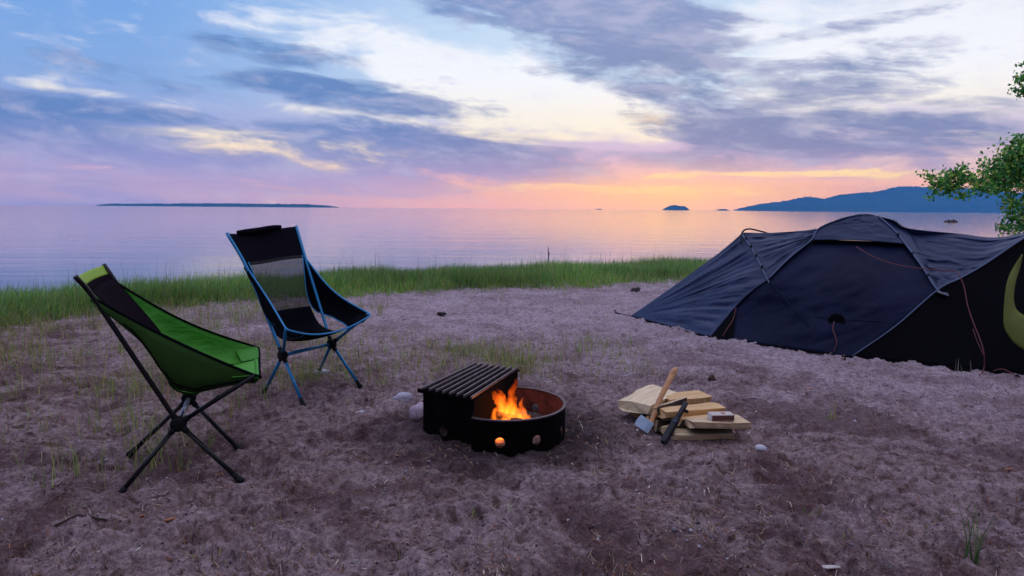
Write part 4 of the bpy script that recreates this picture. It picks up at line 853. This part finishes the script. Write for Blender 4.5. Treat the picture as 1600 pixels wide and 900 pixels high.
ny = np.interp(x, NX, NY); dedge = y - ny; cl = fbm(x * 1.3, y * 1.3, 3, 55)
h = RNG.uniform(.08, .29, n) * (.55 + .9 * cl) * np.clip(.40 + dedge * .8, .35, 1.0); tall = RNG.random(n) < .010; h = np.where(tall, h * 1.7 + .06, h)
ang = RNG.uniform(0, 2 * np.pi, n); ang = np.where(RNG.random(n) < .5, RNG.normal(.5, .7, n), ang)
tn = tints(n, [(.15, .36, .055), (.22, .42, .065), (.11, .29, .075), (.12, .30, .13), (.36, .42, .09), (.46, .40, .18)], [.30, .25, .17, .13, .10, .05])
hue = fbm(x * .9, y * .9, 3, 66)[:, None]; tn = tn * np.array([[1.05, .95, 1.1]]) * (.62 + .9 * hue) + np.array([[.05, .035, .0]]) * np.clip(.9 - dedge, 0, 1)[:, None]
tn = np.where(tall[:, None], np.array([[.10, .11, .05]]), tn)
V_, F_, C_ = strips(np.stack([x, y, z], -1), h, RNG.uniform(.004, .009, n) * np.where(tall, .5, 1), RNG.uniform(.1, .75, n) * np.where(tall, .35, 1), ang, 4, tint=tn)
tag(np_mesh('grass', V_, F_, leafm, C_, True), 'strip of long green beach grass between the sand and the lake', 'grass', kind='stuff')
# sparse sprouts scattered over the sand, thicker left of the chairs and behind the ring
def sparse(n, xr, yr, dens, hmin, hmax, pal, p, wmin=.002, wmax=.004):
    x = RNG.uniform(*xr, n); y = RNG.uniform(*yr, n); keep = RNG.random(n) < dens(x, y); x, y = x[keep], y[keep]; k = len(x)
    reps = RNG.integers(2, 6, k); x = np.repeat(x, reps) + RNG.normal(0, .018, reps.sum()); y = np.repeat(y, reps) + RNG.normal(0, .018, reps.sum()); n = len(x)
    return np.stack([x, y, ground_z(x, y, False) - .012], -1), RNG.uniform(hmin, hmax, n), RNG.uniform(wmin, wmax, n), tints(n, pal, p)
ga = [(.20, .30, .06), (.30, .36, .09), (.42, .36, .15), (.36, .20, .10)]; gp_ = [.35, .3, .2, .15]
B = []; clump = lambda x, y, s, a: np.clip((fbm(x * a, y * a, 3, s) - .47) * 5, 0, 1)
B.append(sparse(5200, (-5.5, -1.4), (2.6, 7.8), lambda x, y: np.clip(clump(x, y, 3, 1.4) + .12, 0, 1) * .95 * (np.abs(x) < .82 * y), .05, .20, ga, gp_))
B.append(sparse(5000, (-1.6, 1.1), (4.3, 6.2), lambda x, y: (.25 + clump(x, y, 14, 1.5)) * np.exp(-((y - 5.1) / .65) ** 2) * (.35 + .65 * (x < .2)), .04, .15, ga, gp_))
B.append(sparse(1500, (-3, 4), (2.0, 9.5), lambda x, y: clump(x, y, 31, 1.1) * .30, .02, .09, ga, gp_))
B.append(sparse(900, (-7, 3), (6.5, 11.0), lambda x, y: np.clip(1.2 - np.abs(y - np.interp(x, NX, NY)) / .9, 0, 1), .05, .22, ga[:3], [.4, .3, .3]))
B.append(sparse(260, (-2, 2.2), (1.95, 2.5), lambda x, y: clump(x, y, 9, 2.5), .015, .05, ga, gp_))
P0 = np.concatenate([b[0] for b in B]); Hh = np.concatenate([b[1] for b in B]); Ww = np.concatenate([b[2] for b in B]); Tt = np.concatenate([b[3] for b in B]); n = len(P0)
V_, F_, C_ = strips(P0, Hh, Ww, RNG.uniform(.1, .6, n), RNG.uniform(0, 6.28, n), 4, tint=Tt)
tag(np_mesh('sparse_grass', V_, F_, leafm, C_, True), 'thin yellow-green sprouts scattered over the campsite sand', 'grass', kind='stuff')
def tuft(x, y, n, h, sp, label, pal=ga, lean=(.05, .35), w=(.003, .006)):
    bx = x + RNG.normal(0, sp, n); by = y + RNG.normal(0, sp, n); V_, F_, C_ = strips(np.stack([bx, by, ground_z(bx, by, False) - .015], -1), RNG.uniform(h * .5, h, n), RNG.uniform(*w, n), RNG.uniform(*lean, n), RNG.uniform(0, 6.28, n), 5, tint=tints(n, pal, None))
    o = np_mesh('grass_tuft', V_, F_, leafm, C_, True); tag(ctr(o, (x, y, gz(x, y))), label, 'grass tuft')
tuft(1.815, 3.69, 9, .17, .010, 'slim upright green tuft alone on the sand between the firewood and the tent')
tuft(1.575, 2.16, 16, .26, .022, 'leafy green weed at the lower right corner of the sand', [(.05, .12, .03), (.08, .14, .04)], (.1, .8))
tuft(3.28, 4.80, 5, .15, .03, 'pale seed heads standing in front of the dark tent door', [(.30, .30, .22), (.2, .22, .12)])
tuft(-2.25, 4.4, 22, .26, .05, 'loose yellow-green clump left of the green chair', ga, (.05, .4))
# dead stick standing in the grass against the lake
MB_ = MB().tube([(.676, 12.6, .0), (.680, 12.6, .30), (.672, 12.6, .455)], [.012, .010, .006], 6); MB_.tube([(.68, 12.6, .25), (.70, 12.6, .36)], .005, 5)
tag(ctr(MB_.build('dead_stalk', bark), (.68, 12.6, 0)), 'single dead stalk standing above the beach grass behind the fire', 'stalk')
# needles, straw and chips lying on the sand
def litter(n, lmin, lmax, wmin, wmax, pal, p, name, label, rmax=9.0, dens=None, curl=.25, lift=.004):
    r = 1.9 + (rmax - 1.9) * RNG.random(n) ** 1.5; a = RNG.uniform(-.74, .74, n); x, y = r * np.sin(a), r * np.cos(a)
    k = RNG.random(n) < (np.clip((fbm(x * 2.4, y * 2.4, 4, 101) - .36) * 4, .08, 1) if dens is None else dens(x, y)); x, y = x[k], y[k]; n = len(x)
    L = RNG.uniform(lmin, lmax, n); th = RNG.uniform(0, 2 * np.pi, n); w_ = RNG.uniform(wmin, wmax, n); cu = RNG.normal(0, curl, n); seg = 3; V = np.zeros((n, seg + 1, 2, 3)); hz = RNG.uniform(0, lift * 2.5, n)
    for i in range(seg + 1):
        t = i / seg - .5; aa = th + cu * t; px_ = x + np.cos(aa) * L * t; py_ = y + np.sin(aa) * L * t; zz_ = ground_z(px_, py_) + lift * .6 + hz * (4 * t * t)
        ww = w_ * (.35 + .65 * np.cos(math.pi * t) ** .5 if abs(t) < .5 else .25); ox, oy = -np.sin(aa) * ww * .5, np.cos(aa) * ww * .5
        V[:, i, 0] = np.stack([px_ - ox, py_ - oy, zz_], -1); V[:, i, 1] = np.stack([px_ + ox, py_ + oy, zz_ + ww * .3], -1)
    idx = np.arange(n * (seg + 1) * 2).reshape(n, seg + 1, 2); F = np.stack([idx[:, :-1, 0], idx[:, :-1, 1], idx[:, 1:, 1], idx[:, 1:, 0]], -1).reshape(-1, 4)
    tag(np_mesh(name, V.reshape(-1, 3), F, dry_m, np.repeat(tints(n, pal, p), (seg + 1) * 2, axis=0)), label, 'litter', kind='stuff')
litter(26000, .015, .055, .0014, .0030, [(.24, .11, .06), (.12, .05, .035), (.42, .30, .18), (.03, .02, .018), (.55, .46, .36)], [.32, .27, .18, .15, .08], 'pine_needles', 'fallen brown pine needles and straw on the sand')
litter(5200, .006, .018, .004, .009, [(.16, .07, .04), (.06, .035, .03), (.34, .27, .24), (.46, .40, .40), (.22, .10, .05)], [.3, .3, .18, .10, .12], 'bark_crumbs', 'crumbs of bark, leaf and wood on the sand', curl=.8)
litter(200, .05, .16, .0022, .004, [(.20, .13, .08), (.09, .05, .04), (.36, .27, .17)], [.4, .35, .25], 'fallen_twigs', 'thin broken twigs and dry stalks lying on the sand', curl=.7, lift=.006)
# small pebbles and sand lumps
def lumps(n, s0, s1, pal, p, name, label, seed):
    r = 1.9 + 7.0 * RNG.random(n) ** 1.5; a = RNG.uniform(-.74, .74, n); x, y = r * np.sin(a), r * np.cos(a); s = RNG.uniform(s0, s1, n) ** 1.0
    oc = np.array([(1, 0, 0), (0, 1, 0), (-1, 0, 0), (0, -1, 0), (0, 0, .75), (0, 0, -.75)]); f = np.array([(0, 1, 4), (1, 2, 4), (2, 3, 4), (3, 0, 4), (1, 0, 5), (2, 1, 5), (3, 2, 5), (0, 3, 5)])
    th = RNG.uniform(0, 6.28, n); sx_ = s * RNG.uniform(.7, 1.5, n); V = np.zeros((n, 6, 3)); ox = oc[None, :, 0] * sx_[:, None]; oy = oc[None, :, 1] * s[:, None]; jit = 1 + .3 * RNG.standard_normal((n, 6))
    V[..., 0] = x[:, None] + (ox * np.cos(th)[:, None] - oy * np.sin(th)[:, None]) * jit; V[..., 1] = y[:, None] + (ox * np.sin(th)[:, None] + oy * np.cos(th)[:, None]) * jit; V[..., 2] = ground_z(x, y)[:, None] + oc[None, :, 2] * s[:, None] * jit + s[:, None] * .15
    F = (f[None] + 6 * np.arange(n)[:, None, None]).reshape(-1, 3); tag(np_mesh(name, V.reshape(-1, 3), F, dry_m, np.repeat(tints(n, pal, p), 6, axis=0), k=3, smooth=True), label, 'gravel', kind='stuff')
lumps(9000, .0015, .006, [(.10, .065, .07), (.22, .17, .20), (.30, .25, .28), (.05, .035, .04)], [.35, .3, .15, .2], 'sand_crumbs', 'small clods and grit on the sand surface', 5)
lumps(260, .004, .011, [(.35, .33, .38), (.16, .14, .17), (.5, .48, .52)], [.5, .35, .15], 'pebbles', 'tiny scattered grey pebbles', 6)
# a few chips one can pick out
chip_m = pmat('pale_wood_chip', (.55, .50, .48), .8, var=(.40, .35, .32), scale=60); chip_o = pmat('orange_bark_chip', (.42, .15, .05), .8, var=(.25, .09, .04), scale=60)
def chip(x, y, l, w_, rz, mat, label, cat='chip', t=.004, group=None):
    z = gz(x, y) + .004; o = MB(); c_, s_ = math.cos(rz), math.sin(rz); pts = [(-.5, -.3), (-.1, -.5), (.5, -.25), (.42, .35), (.0, .5), (-.45, .3)]
    vs = [(x + (p * l * c_ - q * w_ * s_), y + (p * l * s_ + q * w_ * c_), z + k_ * t + .006 * p) for k_ in (0, 1) for p, q in pts]; n_ = 6
    o.add(vs, [tuple(range(5, -1, -1)), tuple(range(6, 12))] + [(i, (i + 1) % n_, n_ + (i + 1) % n_, n_ + i) for i in range(n_)]); tag(ctr(o.build('wood_chip', mat, bevel=.0008), (x, y, z)), label, cat, group)
chip(-1.236, 2.115, .012, .026, .1, chip_m, 'small white chip on the sand below the green chair')
chip(-1.54, 2.13, .010, .024, .4, chip_m, 'tiny pale chip on the sand at the lower left')
chip(-1.27, 2.40, .048, .014, .3, chip_o, 'orange strip of bark on the sand in front of the green chair', 'bark')
chip(-1.40, 2.44, .028, .012, -.2, chip_o, 'short orange bark flake left of the longer bark strip', 'bark')
chip(1.060, 2.105, .070, .022, -.15, chip_m, 'flat pale wood chip near the bottom edge right of centre')
chip(1.95, 4.30, .055, .018, -.2, chip_o, 'reddish bark flake on the sand between the firewood and the tent', 'bark')
chip(2.25, 2.92, .045, .008, .0, chip_o, 'thin orange sliver of wood on the right foreground sand', 'bark')
for x_, y_, l_, w_, a_ in ((.70, 3.28, .03, .01, .3), (.66, 3.40, .02, .008, 1.2), (1.25, 3.42, .035, .009, .8), (1.28, 3.58, .02, .008, 2.2), (.62, 3.52, .025, .007, 2.8)):
    chip(x_, y_, l_, w_, a_, chip_m, 'small pale splinter of split wood lying around the firewood', group='splinters around the firewood')
# short fallen stick in the left foreground
stick = MB().tube([(-1.64, 2.30, gz(-1.64, 2.30) + .006), (-1.58, 2.34, gz(-1.58, 2.34) + .008), (-1.50, 2.385, gz(-1.50, 2.385) + .008)], [.004, .005, .004], 6)
tag(ctr(stick.build('stick', bark), (-1.58, 2.34, 0)), 'short dark stick lying in front of the green chair', 'stick')

# ------------------------------------------------------------------ tree leaning in from the right
leaft = leaf_mat('birch_leaf', .5, .5); trunk_m = pmat('birch_bark', (.10, .08, .07), .85, var=(.22, .19, .17), scale=10, bump=.006, bscale=30)
tree = empty('birch_tree', (8.95, 9.9, gz(8.95, 9.9)), 'leafy green birch whose branches hang in from the right above the tent', 'tree')
tz = gz(8.95, 9.9); tr = MB(); trunk_p = cm([(8.95, 9.9, tz - .2), (8.85, 9.88, 1.2), (8.75, 9.85, 2.6), (8.7, 9.9, 4.2), (8.6, 9.95, 5.8), (8.6, 9.9, 7.2)], 6)
tr.tube(trunk_p, list(np.linspace(.15, .02, len(trunk_p))), 10); tr.build('trunk', trunk_m, tree, True)
LV = []; tw = MB()
def spray(c, r, n, flat=.7):
    for _ in range(int(n * 2.3)):
        d = Vector((random.gauss(0, 1), random.gauss(0, 1), random.gauss(0, 1) * flat)); LV.append(Vector(c) + d * r * .5)
def limb(pts, r0, r1, sprays, twigs=10, tl_=.35, nl=16, tr_=.10):
    P_ = cm(pts, 6); br = MB().tube(P_, list(np.linspace(r0, r1, len(P_))), 7)
    for _ in range(twigs):
        p = random.choice(P_[len(P_) // 4:]); d = Vector((random.gauss(-.3, .7), random.gauss(0, .8), random.gauss(.0, .6))).normalized(); L = random.uniform(.5, 1) * tl_
        q = [p, p + d * L * .5 + Vector((0, 0, random.uniform(-.04, .04))), p + d * L + Vector((0, 0, -.06 * random.random()))]; br.tube(q, [r1 * 1.3, r1 * .9, r1 * .5], 4)
        for t in (.35, .55, .75, .9, 1.0):
            spray(q[0].lerp(q[2], t), tr_, nl // 5 + 1)
    br.build('branch', trunk_m, tree, True)
    for c, r, n in sprays: spray(c, r, n)
limb([(8.8, 9.87, 1.7), (8.1, 9.75, 1.72), (7.3, 9.6, 1.66), (6.7, 9.5, 1.58), (6.25, 9.45, 1.60), (5.95, 9.4, 1.55)], .05, .006,
     [((5.93, 9.4, 1.55), .14, 34), ((6.05, 9.4, 1.70), .12, 26), ((6.16, 9.42, 1.52), .12, 26), ((6.28, 9.45, 1.38), .10, 18), ((6.35, 9.45, 1.62), .12, 26), ((6.50, 9.5, 1.58), .14, 34), ((6.68, 9.5, 1.70), .16, 50), ((6.70, 9.5, 1.48), .14, 36), ((6.9, 9.55, 1.62), .2, 90), ((7.1, 9.6, 1.7), .25, 150)], 26, .35, 18)
limb([(8.78, 9.86, 2.2), (8.1, 9.75, 2.25), (7.5, 9.65, 2.15), (7.1, 9.6, 2.0), (6.85, 9.55, 1.85)], .04, .006,
     [((7.0, 9.6, 2.0), .2, 80), ((7.1, 9.6, 2.15), .16, 60), ((6.9, 9.58, 1.85), .2, 90), ((7.25, 9.6, 1.95), .28, 170), ((7.5, 9.65, 2.1), .3, 150), ((7.15, 9.6, 1.75), .25, 140), ((7.4, 9.6, 1.6), .35, 200)], 20, .4, 16)
limb([(8.8, 9.87, 1.5), (8.2, 9.7, 1.42), (7.6, 9.6, 1.30), (7.1, 9.52, 1.12), (6.88, 9.5, .95)], .035, .005,
     [((6.95, 9.5, 1.30), .14, 34), ((7.0, 9.5, 1.12), .12, 26), ((6.88, 9.5, .96), .10, 20), ((7.05, 9.5, .98), .10, 16), ((7.18, 9.52, 1.25), .16, 44), ((7.2, 9.52, .93), .12, 24), ((7.35, 9.55, 1.3), .25, 90), ((7.5, 9.6, 1.1), .25, 60)], 14, .28, 10)
limb([(8.72, 9.88, 3.0), (8.1, 9.75, 3.1), (7.6, 9.65, 3.05), (7.15, 9.6, 2.98)], .03, .005, [((7.10, 9.6, 2.82), .09, 26), ((7.07, 9.6, 3.02), .10, 30), ((7.13, 9.6, 3.20), .10, 30), ((7.3, 9.62, 3.0), .2, 60)], 10, .22, 14)
for k_ in range(14):
    a = random.uniform(0, 6.28); z0 = random.uniform(2.5, 6.6); L = random.uniform(1.0, 1.9) * (1 - (z0 - 2.5) / 8); dx, dy = math.cos(a), math.sin(a)
    if dx < .2: L = min(L, .45)
    c_ = Vector((8.68, 9.9, z0)); limb([c_, c_ + Vector((dx, dy, .25)) * L * .5, c_ + Vector((dx, dy, .22)) * L], .03, .005, [(c_ + Vector((dx, dy, .22)) * L * t, .34, 110) for t in (.5, .8, 1.0)], 6, .5, 10)
n = len(LV); C0_ = np.array([tuple(p) for p in LV]); s = RNG.uniform(.018, .040, n); u = RNG.standard_normal((n, 3)); u /= np.linalg.norm(u, axis=1)[:, None]; v = np.cross(u, RNG.standard_normal((n, 3))); v /= np.linalg.norm(v, axis=1)[:, None]
w__ = np.cross(u, v) * .25
V_ = np.stack([C0_ - u * s[:, None], C0_ - v * s[:, None] * .62 + w__ * s[:, None], C0_ + u * s[:, None] * 1.1, C0_ + v * s[:, None] * .62 + w__ * s[:, None]], 1)
tt = tints(n, [(.06, .26, .08), (.14, .44, .09), (.32, .58, .10), (.55, .60, .14)], [.38, .34, .20, .08])
o = np_mesh('crown', V_, np.arange(n * 4).reshape(n, 4), leaft, np.repeat(tt, 4, axis=0)); o.parent = tree; o.data.transform(Matrix.Translation(-Vector(tree.location)))
# ------------------------------------------------------------------ sun: hidden behind thin cloud just above the lake
sl = bpy.data.lights.new('sun', 'SUN'); sl.energy = SUN_E; sl.angle = R(60); sl.color = (1.0, 0.62, 0.42)
so = bpy.data.objects.new('sun', sl); COL.objects.link(so)
_az, _el = R(13), R(5); _sd = Vector((math.sin(_az) * math.cos(_el), math.cos(_az) * math.cos(_el), math.sin(_el)))
so.rotation_euler = _sd.to_track_quat('Z', 'Y').to_euler(); so.location = _sd * 50
# ------------------------------------------------------------------ evening haze over the lake
if True:
    hb = MB().hexa([(-8600, -8600, -5), (8600, -8600, -5), (8600, 8600, -5), (-8600, 8600, -5), (-8600, -8600, 300), (8600, -8600, 300), (8600, 8600, 300), (-8600, 8600, 300)])
    hm = bpy.data.materials.new('haze'); hm.use_nodes = True; hm.node_tree.nodes.clear(); T = NT(hm.node_tree)
    pv = T.node('ShaderNodeVolumePrincipled'); pv.inputs['Color'].default_value = HAZE_C; pv.inputs['Density'].default_value = HAZE_D; pv.inputs['Anisotropy'].default_value = 0.0
    ou = T.node('ShaderNodeOutputMaterial'); T.l.new(pv.outputs[0], ou.inputs['Volume'])
    tag(hb.build('haze', hm), 'thin evening haze over the lake', 'haze', kind='stuff')
